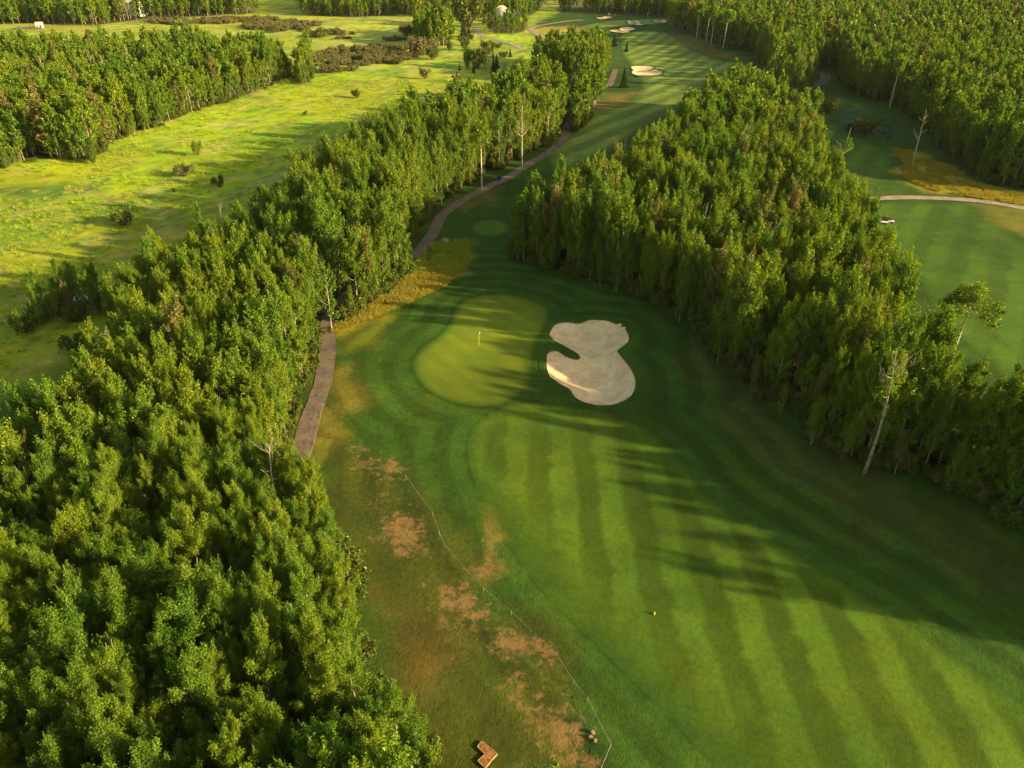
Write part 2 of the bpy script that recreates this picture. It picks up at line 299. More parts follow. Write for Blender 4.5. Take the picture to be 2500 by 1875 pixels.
def sand_mat():
    m, t, out = nmat('sand'); b = N(t, 'ShaderNodeBsdfPrincipled', i_Roughness=.95); b.inputs['Specular IOR Level'].default_value = .1
    tc = N(t, 'ShaderNodeTexCoord'); at_ = N(t, 'ShaderNodeAttribute', attribute_name='mow')
    n1 = N(t, 'ShaderNodeTexNoise', i_Scale=.35, i_Detail=6., i_Roughness=.6); n1.inputs['Distortion'].default_value = .8; t.links.new(tc.outputs['Object'], n1.inputs['Vector'])
    # rake marks follow the rim
    cmb = N(t, 'ShaderNodeCombineXYZ'); t.links.new(at_.outputs['Fac'], cmb.inputs[0]); sc_ = N(t, 'ShaderNodeMath', operation='MULTIPLY', i_1=5.); t.links.new(n1.outputs[0], sc_.inputs[0]); t.links.new(sc_.outputs[0], cmb.inputs[1])
    n2 = N(t, 'ShaderNodeTexNoise', i_Scale=2.2, i_Detail=6., i_Roughness=.8); t.links.new(cmb.outputs[0], n2.inputs['Vector'])
    n3 = N(t, 'ShaderNodeTexNoise', i_Scale=1.3, i_Detail=5., i_Roughness=.7); t.links.new(tc.outputs['Object'], n3.inputs['Vector'])
    cr = N(t, 'ShaderNodeValToRGB'); cr.color_ramp.elements[0].position = .33; cr.color_ramp.elements[0].color = (.62, .40, .20, 1); cr.color_ramp.elements[1].position = .60; cr.color_ramp.elements[1].color = (.95, .68, .38, 1)
    ad = N(t, 'ShaderNodeMath', operation='MULTIPLY_ADD', i_1=.78); t.links.new(n1.outputs[0], ad.inputs[0]); h2 = N(t, 'ShaderNodeMath', operation='MULTIPLY', i_1=.22); t.links.new(n2.outputs[0], h2.inputs[0]); t.links.new(h2.outputs[0], ad.inputs[2]); t.links.new(ad.outputs[0], cr.inputs[0])
    c2 = N(t, 'ShaderNodeValToRGB'); c2.color_ramp.elements[0].position = .27; c2.color_ramp.elements[0].color = (.5, .45, .38, 1); c2.color_ramp.elements[1].position = .36; c2.color_ramp.elements[1].color = (1, 1, 1, 1); t.links.new(n3.outputs[0], c2.inputs[0])
    mu = N(t, 'ShaderNodeMix', data_type='RGBA', blend_type='MULTIPLY'); mu.inputs[0].default_value = 1; t.links.new(cr.outputs[0], mu.inputs[6]); t.links.new(c2.outputs[0], mu.inputs[7]); t.links.new(mu.outputs[2], b.inputs['Base Color'])
    bp = N(t, 'ShaderNodeBump', i_Strength=.7, i_Distance=.12); t.links.new(n2.outputs[0], bp.inputs['Height']); t.links.new(bp.outputs[0], b.inputs['Normal'])
    t.links.new(b.outputs[0], out.inputs[0]); return m
def path_mat(name, c1, c2):
    m, t, out = nmat(name); b = N(t, 'ShaderNodeBsdfPrincipled', i_Roughness=.9); b.inputs['Specular IOR Level'].default_value = .2
    tc = N(t, 'ShaderNodeTexCoord'); n1 = N(t, 'ShaderNodeTexNoise', i_Scale=.5, i_Detail=8., i_Roughness=.75); n1.inputs['Distortion'].default_value = .5; t.links.new(tc.outputs['Object'], n1.inputs['Vector'])
    cr = N(t, 'ShaderNodeValToRGB'); cr.color_ramp.elements[0].position = .35; cr.color_ramp.elements[0].color = (*c1, 1); cr.color_ramp.elements[1].position = .62; cr.color_ramp.elements[1].color = (*c2, 1); t.links.new(n1.outputs[0], cr.inputs[0])
    vo = N(t, 'ShaderNodeTexVoronoi', feature='DISTANCE_TO_EDGE', i_Scale=.35); nn = N(t, 'ShaderNodeTexNoise', i_Scale=1.5, i_Detail=3.); t.links.new(tc.outputs['Object'], nn.inputs['Vector']); mm = N(t, 'ShaderNodeVectorMath', operation='ADD'); t.links.new(tc.outputs['Object'], mm.inputs[0]); t.links.new(nn.outputs[1], mm.inputs[1]); t.links.new(mm.outputs[0], vo.inputs['Vector'])
    c3 = N(t, 'ShaderNodeValToRGB'); c3.color_ramp.elements[0].position = .004; c3.color_ramp.elements[0].color = (.45, .42, .4, 1); c3.color_ramp.elements[1].position = .02; c3.color_ramp.elements[1].color = (1, 1, 1, 1); t.links.new(vo.outputs[0], c3.inputs[0])
    mu = N(t, 'ShaderNodeMix', data_type='RGBA', blend_type='MULTIPLY'); mu.inputs[0].default_value = 1; t.links.new(cr.outputs[0], mu.inputs[6]); t.links.new(c3.outputs[0], mu.inputs[7]); t.links.new(mu.outputs[2], b.inputs['Base Color'])
    t.links.new(b.outputs[0], out.inputs[0]); return m

M = {}
M['rough'] = turf_mat('rough_grass', 1.0, .30, .16, 1.7)
M['fair'] = turf_mat('fairway_turf', .85, .26, .06, 2.2)
M['green'] = turf_mat('putting_turf', .45, .16, .02, 3.0)
M['sand'] = sand_mat()
M['path'] = path_mat('worn_asphalt', (.125, .088, .062), (.23, .165, .115))
M['gravel'] = path_mat('pale_gravel', (.26, .19, .13), (.45, .34, .24))
M['leaf'] = leaf_mat('aspen_leaf', (.036, .112, .013), (.185, .305, .018), (.285, .305, .010), .39, .55)
M['leaf2'] = leaf_mat('bush_leaf', (.042, .085, .012), (.125, .170, .022), (.17, .14, .03), .3, .6)
M['willow'] = leaf_mat('willow_leaf', (.09, .10, .025), (.20, .20, .06), (.24, .17, .09), .3, .8)
M['dry_leaf'] = leaf_mat('dry_leaf', (.075, .085, .018), (.21, .21, .045), (.24, .19, .06), .3, .7)
M['needle'] = leaf_mat('spruce_needle', (.012, .030, .012), (.035, .060, .022), (.05, .055, .02), .1, .4)
M['bark'] = bark_mat('aspen_bark', (.30, .25, .16), (.10, .08, .05))
M['birch'] = bark_mat('birch_bark', (.66, .56, .40), (.15, .11, .07))
M['pale_bark'] = bark_mat('pale_bark', (.42, .34, .22), (.12, .09, .06))
M['snag'] = bark_mat('dead_wood', (.50, .40, .28), (.20, .14, .09), False)
M['dark_bark'] = bark_mat('dark_bark', (.10, .07, .045), (.04, .03, .02), False)
M['white'] = simple('white_paint', (.80, .78, .74), .5, .12)
M['rope'] = simple('rope_fibre', (.50, .47, .38), .9)
M['black'] = simple('black_plastic', (.02, .02, .022), .5)
M['blue'] = simple('blue_plastic', (.01, .045, .42), .45)
M['yellow'] = simple('yellow_paint', (.75, .52, .06), .5)
M['stone'] = simple('grey_stone', (.34, .29, .23), .9, .5, 2.0, bump=.1)
M['soil_stone'] = simple('tan_stone', (.26, .19, .12), .9, .5, 2.0, bump=.1)
M['wood'] = simple('orange_plank', (.36, .16, .04), .8, .45, 4.0, bump=.05)
M['woodpale'] = simple('pale_plank', (.38, .23, .10), .8, .3, 4.0)
M['log'] = simple('grey_log', (.22, .17, .12), .9, .5, 1.5)
M['soil'] = simple('cut_soil', (.13, .065, .03), 1, .5, 2.0, col2=(.05, .07, .015))
M['mulch'] = simple('dark_mulch', (.045, .028, .025), 1, .4, 3.0, bump=.1)
M['redroof'] = simple('red_roof', (.45, .07, .04), .7)
M['fabric'] = simple('grey_fabric', (.55, .48, .42), .7, .12, .8)
M['skin'] = simple('skin', (.50, .30, .20), .6, .1)
M['cloth'] = simple('pale_cloth', (.65, .50, .42), .9, .2)
M['hair'] = simple('brown_hair', (.06, .035, .02), .8)
M['glass'] = simple('dark_glass', (.03, .04, .05), .1, .1, spec=.6)
M['water'] = simple('pond_water', (.05, .12, .2), .05, .1, spec=.8)

# ------------------------------------------------------------------ ground colour, bands and dryness, plus wood shade painted along the meadow edge
RG = (.040, .086, .009); FW = (.070, .122, .009); MD = (.29, .42, .010); GR = (.128, .172, .013)
BR = [  # (shape, softness m, colour, strength, warp)
 ('p', MEADOW, 5, MD, 1., 5),
 ('p', W((0,20),(600,20),(1000,40),(1000,130),(700,150),(600,90),(300,70),(0,75)), 20, (.30,.33,.06), .8, 10),
 ('p', W((-200,520),(0,510),(250,500),(400,440),(560,400),(700,340),(700,420),(400,600),(200,800),(-300,1000)), 9, (.13,.22,.02), .75, 8),  # shade of the lower-left wood on the meadow, painted as darker green
 ('p', W((620,330),(760,290),(900,250),(900,300),(700,400)), 6, (.10,.19,.02), .6, 6),  # meadow strip coloured darker where the middle wood's shadow lies
 ('p', W((900,100),(1160,90),(1160,190),(1000,215),(950,180),(1000,150)), 15, (.17,.24,.03), .7, 10),
 ('p', W((0,395),(60,390),(150,395),(175,420),(120,445),(0,450)), 4, (.10,.20,.035), .8, 5),
 ('p', W((880,590),(1000,545),(1012,570),(960,620),(880,655),(800,690),(720,720),(716,712),(790,665),(850,630)), 2.0, (.33,.25,.022), .95, 3),
 ('p', W((905,560),(940,525),(1010,520),(1015,565),(985,588),(930,585),(890,590)), 2.5, (.11,.17,.025), .95, 3),
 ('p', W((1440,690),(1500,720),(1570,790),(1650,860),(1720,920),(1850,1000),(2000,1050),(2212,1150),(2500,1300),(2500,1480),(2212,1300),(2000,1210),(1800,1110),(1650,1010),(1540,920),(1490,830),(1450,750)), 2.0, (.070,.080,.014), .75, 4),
 ('p', W((700,850),(760,820),(740,900),(800,1000),(900,1090),(1000,1230),(1200,1420),(1300,1560),(1340,1700),(900,1700),(740,1300),(700,1080),(680,1000)), 3, (.058,.062,.009), .75, 5),
 ('p', W((770,1290),(900,1280),(1000,1400),(900,1560),(800,1450)), 4, (.12,.078,.022), .5, 6),
 ('p', W((690,800),(770,790),(760,870),(740,940),(690,1000),(660,1000)), 2, (.24,.17,.025), .5, 4),
 ('p', W((730,720),(800,700),(830,690),(810,740),(740,760)), 2, (.22,.22,.02), .5, 3),
 ('p', W((1245,265),(1290,215),(1310,200),(1380,195),(1360,225),(1310,255),(1255,300),(1225,330)), 4, (.20,.16,.035), .75, 6),
 ('p', W((1140,62),(1240,55),(1260,70),(1200,95),(1150,90)), 8, (.45,.34,.06), .8, 8),
 ('p', W((1200,-20),(1295,-20),(1290,12),(1200,14)), 20, (.62,.44,.14), .9, 10),
 ('p', W((1440,72),(1500,75),(1560,110),(1615,125),(1600,133),(1540,125),(1480,105),(1440,90)), 5, (.17,.13,.04), .65, 6),
 ('p', W((1950,350),(1930,320),(1980,330),(2060,365),(2140,405),(2212,415),(2500,470),(2500,520),(2212,445),(2100,428),(2010,410),(1950,385)), 2.5, (.38,.29,.04), .8, 4),
 ('p', W((2100,442),(2212,456),(2400,500),(2400,560),(2212,520),(2150,480)), 2.5, (.20,.18,.03), .65, 4),
 ('p', W((1795,232),(1870,240),(1925,260),(1945,300),(1890,302),(1830,280),(1800,255)), 3, (.045,.10,.045), .9, 5),
 ('p', W((960,425),(1010,418),(1070,408),(1090,402),(1060,440),(1000,455)), 2, (.17,.15,.03), .7, 3),
 ('p', W((1248,1536),(1306,1580),(1322,1618),(1300,1650),(1262,1628),(1215,1570)), .25, (.030,.065,.012), .85, .4),
 ('l', W((1040,1250),(1050,1190),(1045,1140),(1080,1108)), 1.2, (.34,.22,.06), .35, 2),
]
for k, pts in enumerate([[(0,478),(20,470),(30,440),(45,455),(30,480),(40,490)], [(180,400),(220,420),(240,460),(200,480)], [(262,430),(268,455),(250,490)], [(0,700),(40,690),(60,680)]]):
    BR.append(('l', smooth(W(*pts), 3, False), .8, (.10, .12, .03) if k < 3 else (.38, .30, .12), .8, .5))
for pts in [[(300,505),(400,465),(500,425),(600,380),(660,345)], [(160,560),(330,500),(420,470)], [(0,655),(60,650),(110,640)], [(640,305),(700,285)]]:
    BR.append(('l', smooth(W(*pts), 3, False), 1.2, (.33, .27, .13), .5, 5))
DRY = [  # bare-ground brushes: (polyline, radius, amount)
 (W((790,1010),(850,1060),(900,1180),(960,1290),(1030,1400),(1120,1490),(1240,1620)), 5.0, .93),
 (W((780,980),(860,1050)), 3.6, 1.05), (W((820,1150),(850,1120),(880,1180)), 3, 1.08), (W((900,1270),(990,1290)), 2.6, 1.05),
 (W((1090,1390),(1170,1410)), 2.4, 1.1), (W((1110,1480),(1180,1560),(1280,1680)), 2.6, 1.2), (W((930,1310),(1000,1380)), 2.5, 1.0),
 (W((1040,1230),(1046,1150),(1080,1110)), 1.7, 1.1), (W((1000,1300),(1060,1340)), 3, .9), (W((1225,1545),(1290,1590)), 2, .9),
 (W((1100,1200),(1160,1260)), 3, .75), (W((740,1300),(860,1400),(960,1500)), 8, .5),
 (W((300,505),(400,465),(500,425),(600,380)), 5, .62), (W((0,560),(120,550),(280,520)), 7, .5), (W((370,270),(300,300)), 4, .7), (W((640,320),(690,290)), 4, .8),
 (W((1250,290),(1330,215)), 8, .62), (W((1460,85),(1600,128)), 9, .7), (W((1000,158),(1040,160)), 6, .8), (W((1040,112),(1080,112)), 8, .75), (W((1500,900),(1700,1050),(2000,1230)), 8, .42),
 (W((2000,370),(2200,430)), 7, .6), (W((820,185),(900,195)), 20, .5), (W((1340,130),(1360,145)), 8, .7),
]
TRACES = [W((1130,575),(1040,640)), W((985,640),(870,740))]
def inside_any(x, y, names, inset=0.0):
    r = np.full(x.shape, -1e9)
    for n in names: r = np.maximum(r, sdf(WOODS[n], x, y) - inset)
    return r
def turf(x, y, zone):
    n = len(x)
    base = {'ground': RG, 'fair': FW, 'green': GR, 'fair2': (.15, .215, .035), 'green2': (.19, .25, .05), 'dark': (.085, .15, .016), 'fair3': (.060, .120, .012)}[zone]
    col = np.tile(np.array(base), (n, 1)); dry = np.zeros(n); mow = np.zeros(n); amp = np.zeros(n)
    big = vnoise(x + 70, y + 210, 23.)[:, None]
    if zone == 'ground':
        for typ, s, soft, c, k, wp in BR:
            p = np.asarray(s); m = (x > p[:, 0].min() - 3 * soft - 20) & (x < p[:, 0].max() + 3 * soft + 20) & (y > p[:, 1].min() - 3 * soft - 20) & (y < p[:, 1].max() + 3 * soft + 20)
            xx = x[m] + wp * (vnoise(x[m] + 11, y[m], wp * 1.3) - .5) * 1.6 + wp * .5 * (vnoise(x[m], y[m] + 5, 1.9) - .5); yy = y[m] + wp * (vnoise(x[m], y[m] + 37, wp * 1.3) - .5) * 1.6 + wp * .5 * (vnoise(x[m] + 90, y[m], 1.9) - .5)
            if typ == 'p': a = sst(-soft, soft, sdf(s, xx, yy)) * k
            else: a = (1 - sst(0, soft * 1.6, lsdf(s, xx, yy))) * k
            col[m] = col[m] * (1 - a[:, None]) + np.array(c) * a[:, None]
        md = sst(-3, 3, sdf(MEADOW, x, y)); wx = x + 9 * vnoise(x, y + 400, 13.); wy = y + 9 * vnoise(x + 400, y, 13.)
        for sc_, sx, lo, hi, c, k in ((11., .45, .56, .72, (.15, .27, .022), .65), (26., .5, .55, .7, (.36, .37, .012), .6), (5., .5, .66, .78, (.40, .33, .12), .55), (2.6, .6, .58, .74, (.10, .20, .02), .6), (1.6, .8, .6, .75, (.42, .40, .08), .5)):
            a = (sst(lo, hi, vnoise((wx * .82 - wy * .57) * 1.25 + sc_ * 70, (wx * .57 + wy * .82) * sx + sc_ * 90, sc_)) * k * md)[:, None]; col = col * (1 - a) + np.array(c) * a
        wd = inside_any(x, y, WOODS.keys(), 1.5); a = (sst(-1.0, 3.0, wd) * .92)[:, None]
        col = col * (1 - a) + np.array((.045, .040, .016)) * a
        for s, r, k in DRY:
            d = lsdf(s, x, y); dry = np.maximum(dry, k * (1 - sst(r * .4, r * 1.5, d)))
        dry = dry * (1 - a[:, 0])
        # rings mown round green and bunker
        d = -np.maximum(sdf(GREEN, x, y), sdf(BUNK, x, y)); dl = lsdf(W((1050,900),(1500,1040),(2300,1560)), x, y)
        mow = d / 4.4 + .12 * np.sin(x * .15); amp = (1 - sst(16, 30, d)) * (1 - a[:, 0]) * .55
        far = (dl < 60) & (y < 85) & (x > -10); fd = -sdf(FAIR, x, y)
        mow = np.where((fd < d) | (y < 80), fd / 4.2, mow); amp = np.maximum(amp, np.where((fd < 16) & (x > -8), .55 * (1 - sst(9, 16, fd)), 0)) * (1 - a[:, 0])
        md = sst(-3, 3, sdf(MEADOW, x, y)); mow = np.where(md > .5, y / 7 + x / 40 + 1.5 * vnoise(x, y, 30.), mow); amp = np.where(md > .5, .10 * md * (1 - a[:, 0]), amp)
    elif zone == 'fair':
        mow = (x - .0012 * (y - 60) ** 2 * .6) / 5.4 + .18; amp = sst(14, 22, 0 * x + 90 - y + 8) * 1.0
        de = sdf(FAIR, x, y); lf = lsdf(W((1040,1080),(1100,1180),(1180,1290),(1292,1398),(1504,1613),(1700,1830)), x, y)
        amp = np.clip((88 - y) / 14, .12, 1) * sst(0, 9, lf) * sst(0, 3, de); e = (sst(5, 0, lf) * .85)[:, None]; col = col * (1 - e) + np.array(RG) * e
        yel = (sst(78, 98, y) * sst(30, 10, np.abs(x - 2)))[:, None]; col = col * (1 - .55 * yel) + np.array((.17, .23, .018)) * .55 * yel
    elif zone == 'green':
        mow = (x * .8 + y * .6) / 3.2; amp += .35
        k = vnoise(x, y, 9.)[:, None]; col = col * (.85 + .35 * k)
        gd = sdf(GREEN, x, y); edge = sst(2.2, .2, gd)[:, None] * .6; col = col * (1 - edge) + np.array((.075, .135, .012)) * edge
    elif zone in ('fair2', 'green2'):
        mow = (x * 63 - y * 39) / 74 / 8.0 + .0009 * (y - 300) * (x - 50) / 8; amp += 1.0 if zone == 'fair2' else .3
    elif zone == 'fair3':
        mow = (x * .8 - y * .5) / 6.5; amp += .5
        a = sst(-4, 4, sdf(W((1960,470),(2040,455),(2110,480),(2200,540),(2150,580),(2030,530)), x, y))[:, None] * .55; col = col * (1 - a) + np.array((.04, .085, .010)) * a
    elif zone == 'dark':
        mow = x / 3.; amp += .2
    col = col * (.82 + .36 * big)
    return col, dry, mow, amp
def paint(me, zone, poly=None, soft=1.0):
    n = len(me.vertices); co_ = np.empty(n * 3); me.vertices.foreach_get('co', co_); co_ = co_.reshape(-1, 3); x, y = co_[:, 0], co_[:, 1]
    col, dry, mow, amp = turf(x, y, zone)
    if poly is not None:                       # the cut grades into the longer grass around it
        c2, d2, m2, a2 = turf(x, y, 'ground'); b = sst(0, soft, sdf(poly, x, y) + .25 * soft * (vnoise(x, y, 1.7) - .5)); col = col * b[:, None] + c2 * (1 - b[:, None]); dry = d2 * (1 - b); amp = amp * b
    ca = me.color_attributes.new('col', 'FLOAT_COLOR', 'POINT'); ca.data.foreach_set('color', np.concatenate([np.clip(col, 0.004, 1), np.ones((n, 1))], 1).ravel().astype(np.float32))
    for nm, arr in (('dry', dry), ('mow', mow), ('mowamp', amp)):
        a_ = me.attributes.new(nm, 'FLOAT', 'POINT'); a_.data.foreach_set('value', arr.astype(np.float32))

# ground sheet
def lines(segs):
    out = []
    for a, b, s in segs:
        n = max(1, int(round((b - a) / s))); out += list(a + (b - a) * np.arange(n) / n)
    out.append(segs[-1][1]); return np.array(out)
gx = lines([(-2600,-900,110),(-900,-400,20),(-400,-130,4),(-130,-60,1.3),(-60,60,.9),(60,130,1.3),(130,400,4),(400,900,20),(900,2600,110)])
gy = lines([(-300,10,20),(10,25,4),(25,135,.9),(135,200,1.5),(200,330,2.5),(330,560,4),(560,900,12),(900,3500,110)])
X, Y = np.meshgrid(gx, gy); xf, yf = X.ravel(), Y.ravel(); zf = height(xf, yf, True)
nx, ny = len(gx), len(gy); idx = np.arange(nx * ny).reshape(ny, nx)
F = np.stack([idx[:-1, :-1], idx[:-1, 1:], idx[1:, 1:], idx[1:, :-1]], -1).reshape(-1, 4)
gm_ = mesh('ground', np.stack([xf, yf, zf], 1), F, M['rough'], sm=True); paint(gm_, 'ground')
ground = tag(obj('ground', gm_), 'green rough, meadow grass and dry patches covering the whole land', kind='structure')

def sheet(name, poly, cell, off, mat, zone, label, edge_in=None):
    p = np.asarray(poly); x0, y0 = p.min(0); x1, y1 = p.max(0)
    xs, ys = np.meshgrid(np.arange(x0, x1, cell), np.arange(y0, y1, cell * .87)); xs = xs + (np.arange(xs.shape[0]) % 2)[:, None] * cell / 2
    xs, ys = xs.ravel(), ys.ravel(); k = sdf(poly, xs, ys) > cell * .4
    # boundary resampled to the cell size
    b = []
    for i in range(len(p)):
        a, c = p[i - 1], p[i]; n = max(1, int(np.hypot(*(c - a)) / cell))
        for j in range(n): b.append(a + (c - a) * j / n)
    pts = [Vector(q) for q in b] + [Vector((a, c)) for a, c in zip(xs[k], ys[k])]
    r = geometry.delaunay_2d_cdt(pts, [], [list(range(len(b)))], 1, 1e-5)
    vx = np.array([v[0] for v in r[0]]); vy = np.array([v[1] for v in r[0]]); vz = height(vx, vy) + off
    if zone != 'sand': vz[sdf(poly, vx, vy) < cell * .05] -= off * .6
    fs = [tuple(f) for f in r[2]]
    me = mesh(name, np.stack([vx, vy, vz], 1), fs, mat, sm=True)
    if zone == 'sand':
        a_ = me.attributes.new('mow', 'FLOAT', 'POINT'); a_.data.foreach_set('value', sdf(poly, vx, vy).astype(np.float32))
    else: paint(me, zone, poly, max(.9, cell * 1.15))
    return tag(obj(name, me), label, kind='structure')
sheet('fairway', FAIR, .9, .024, M['fair'], 'fair', 'striped mown fairway in the foreground')
sheet('putting_green', GREEN, .8, .035, M['green'], 'green', 'smooth yellow-green putting green around the flagstick')
sheet('tee_green', TEE, .9, .02, M['green'], 'dark', 'small oval tee beside the bend of the cart path')
sheet('fairway', FAIR2, 3.0, .06, M['fair'], 'fair2', 'distant striped fairway leading to the far green')
sheet('putting_green', GREEN2, 4.0, .12, M['green'], 'green2', 'far pale green surrounded by four bunkers')
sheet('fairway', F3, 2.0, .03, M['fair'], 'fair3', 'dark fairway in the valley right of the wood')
sheet('tee_green', G3, 1.5, .10, M['green'], 'fair2', 'small round green tee in the right valley')
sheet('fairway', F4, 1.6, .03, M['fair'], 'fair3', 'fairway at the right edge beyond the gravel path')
def ribbon(name, line, wd, off, mat, label, jit=.12):
    L = [Vector(p) for p in line]; pts = [L[0]]
    for a, b in zip(L[:-1], L[1:]):
        n = max(1, int((b - a).length / 1.2))
        for j in range(1, n + 1): pts.append(a + (b - a) * j / n)
    v = []; cols = 5; rr = random.Random(5)
    for i, p in enumerate(pts):
        d = (pts[min(i + 2, len(pts) - 1)] - pts[max(i - 2, 0)]).normalized(); nrm = Vector((-d.y, d.x))
        for k in range(cols):
            q = p + nrm * ((k / (cols - 1) - .5) * (wd + (rr.uniform(-jit, jit) if k in (0, cols - 1) else 0)))
            v.append([q.x, q.y, 0])
    v = np.array(v); v[:, 2] = height(v[:, 0], v[:, 1]) + off
    f = [(i * cols + k, i * cols + k + 1, (i + 1) * cols + k + 1, (i + 1) * cols + k) for i in range(len(pts) - 1) for k in range(cols - 1)]
    return tag(obj(name, mesh(name, v, f, mat, sm=True)), label, kind='structure')
ribbon('cart_path', PATH, 2.5, .06, M['path'], 'worn brown asphalt cart path winding along the left wood')
ribbon('cart_path', PATHR, 2.8, .07, M['gravel'], 'pale gravel path crossing at the right edge')
ribbon('cart_path', PATHF, 3.2, .10, M['gravel'], 'pale path bending left of the far green', .3)
ribbon('cart_path', PATHS, 4.0, .10, M['path'], 'short brown path disappearing into the right-hand forest', .3)
ribbon('dirt_track', TRACK, 3.2, .10, M['gravel'], 'pale dirt track through the far meadow', .8)
LB = ['large pale two-lobed sand bunker beside the putting green', 'pale forked sand bunker on the distant fairway', 'wide pale bunker nearest below the far green', 'bunker with a dark lip right of the far green', 'small bright bunker left of the far green', 'bunker at the forest edge right of the far green', 'small pale bunker in the clearing at the upper right edge']
for (poly, dep), lb in zip(BUNKERS, LB):
    big = poly is BUNK
    o = sheet('bunker', poly, .7 if big else 2.0, .05 if big else .18, M['sand'], 'sand', lb)
    p = [Vector(q) for q in poly]; n = len(p); v = []; rr = random.Random(2); s = 1 if big else .9
    for i in range(n):
        d = (p[(i + 1) % n] - p[i - 1]).normalized(); nr = Vector((d.y, -d.x))
        if sdf(poly, np.array([p[i].x + nr.x * .2]), np.array([p[i].y + nr.y * .2]))[0] > 0: nr = -nr
        for off, z in ((1.1, -.02), (.45, .13), (.0, .20), (-.05, -.05)):
            q = p[i] + nr * (off * s); v.append((q.x, q.y, h1(q.x, q.y) + .05 + z * s * rr.uniform(.7, 1.2)))
    f = [(i * 4 + k, i * 4 + k + 1, ((i + 1) % n) * 4 + k + 1, ((i + 1) % n) * 4 + k) for i in range(n) for k in range(3)]
    me = mesh('bunker_lip', v, f, [M['rough'], M['soil']], [0 if k < 2 else 1 for i in range(n) for k in range(3)])
    paint(me, 'ground'); l = obj('bunker_lip', me, o)

# ------------------------------------------------------------------ trees
def leaves(rs, lobes, n, size, flat=.35):
    vol = np.array([l[3] * (l[2] + .3) for l in lobes]); cnt = np.maximum(6, (n * vol / vol.sum()).astype(int)); P = []; O = []; T = []
    for (c, ax, L, r), k in zip(lobes, cnt):
        ax = np.array(ax) / np.linalg.norm(ax); d = rs.randn(k, 3); d /= np.linalg.norm(d, axis=1)[:, None]; rad = rs.rand(k) ** .38
        a = d @ ax; perp = d - a[:, None] * ax; tap = 1 - .45 * np.clip(a * rad, -1, 1)
        nz = 1 + .28 * np.sin(d[:, 0] * 5 + c[0] * 3) * np.sin(d[:, 1] * 6 + c[2]) + .15 * rs.randn(k)
        p = np.array(c) + ax * (a * rad * L * nz)[:, None] + perp * (rad * r * tap * nz)[:, None]
        P.append(p); O.append(d); T.append(np.clip(.5 + .14 * rs.randn() + .27 * rs.randn(k), 0, 1))
    P = np.concatenate(P); O = np.concatenate(O); T = np.concatenate(T); k = len(P)
    nrm = O + rs.randn(k, 3) * .75 + np.array([0, 0, .4]); nrm /= np.linalg.norm(nrm, axis=1)[:, None]
    t = np.cross(nrm, rs.randn(k, 3)); t /= np.linalg.norm(t, axis=1)[:, None]; b = np.cross(nrm, t); s = (size * (.7 + .6 * rs.rand(k)))[:, None]
    bend = nrm * s * .12
    v = np.stack([P - t * s * .5 - bend, P - b * s * flat + bend, P + t * s * .5 - bend, P + b * s * flat + bend], 1).reshape(-1, 3)
    f = np.arange(4 * k).reshape(k, 4); return v, f, np.repeat(T, 4)
def tree_shape(seed, H=14., n=3000, size=.26, kind='aspen', seg=6):
    rs = np.random.RandomState(seed); rr = random.Random(seed); mb = MB(); lobes = []
    lean = (rr.uniform(-.05, .05), rr.uniform(-.05, .05)); bend = (rr.uniform(-.3, .3), rr.uniform(-.3, .3))
    def axis(t): return (lean[0] * H * t + bend[0] * math.sin(t * 3), lean[1] * H * t + bend[1] * math.sin(t * 2.6 + 1) - bend[1] * math.sin(1), H * t)
    r0 = .012 * H
    P = [axis(t) for t in np.linspace(0, .95, 9)]; mb.tube(P, [r0 * (1 - .9 * t) + .015 for t in np.linspace(0, 1, 9)], seg)
    if kind == 'aspen':
        c0 = rr.uniform(.10, .20); nl = rr.randint(15, 19); wd = rr.uniform(.75, 1.05); top = rr.uniform(.038, .052)
    elif kind == 'tall':       # bare trunk, tuft of crown on top
        c0 = .62; nl = 8; wd = .95; top = .07
    elif kind == 'spread':
        c0 = .52; nl = 18; wd = 1.75; top = .10
    for i in range(nl):
        t = c0 + (.86 - c0) * (i + rr.random() * .8) / nl; a = i * 2.4 + rr.uniform(-.5, .5); q = axis(t)
        env = math.sin(math.pi * min(1, (t - c0 + .26) / (1.14 - c0 + .1))) ** .8 * (1.15 - .35 * t)
        out = H * .125 * wd * env * rr.uniform(.6, 1.2); up = H * rr.uniform(.05, .13) * (.35 if kind == 'spread' else 1)
        c = (q[0] + out * math.cos(a), q[1] + out * math.sin(a), q[2] + up)
        mb.tube([q, ((q[0] + c[0]) / 2, (q[1] + c[1]) / 2, q[2] + up * .35), c, (c[0] + out * .3 * math.cos(a), c[1] + out * .3 * math.sin(a), c[2] + up * .8)], [r0 * .42, r0 * .30, r0 * .19, .02], 4)
        k = rr.uniform(.8, 1.25)
        lobes.append((c, (math.cos(a) * .4, math.sin(a) * .4, 1.), H * .09 * k, H * .038 * k * wd ** .5))
        if rr.random() < .6: lobes.append(((c[0] + rr.uniform(-.07, .07) * H, c[1] + rr.uniform(-.07, .07) * H, c[2] - H * rr.uniform(.02, .08)), (math.cos(a), math.sin(a), .4), H * .05, H * .042))
    q = axis(.88); lobes.append((q, (lean[0] + rr.uniform(-.15, .15), lean[1], 1), H * .13, H * top))
    q = axis(.74); lobes.append((q, (0, 0, 1), H * .11, H * .07 * wd ** .5))
    return mb, leaves(rs, lobes, n, size)
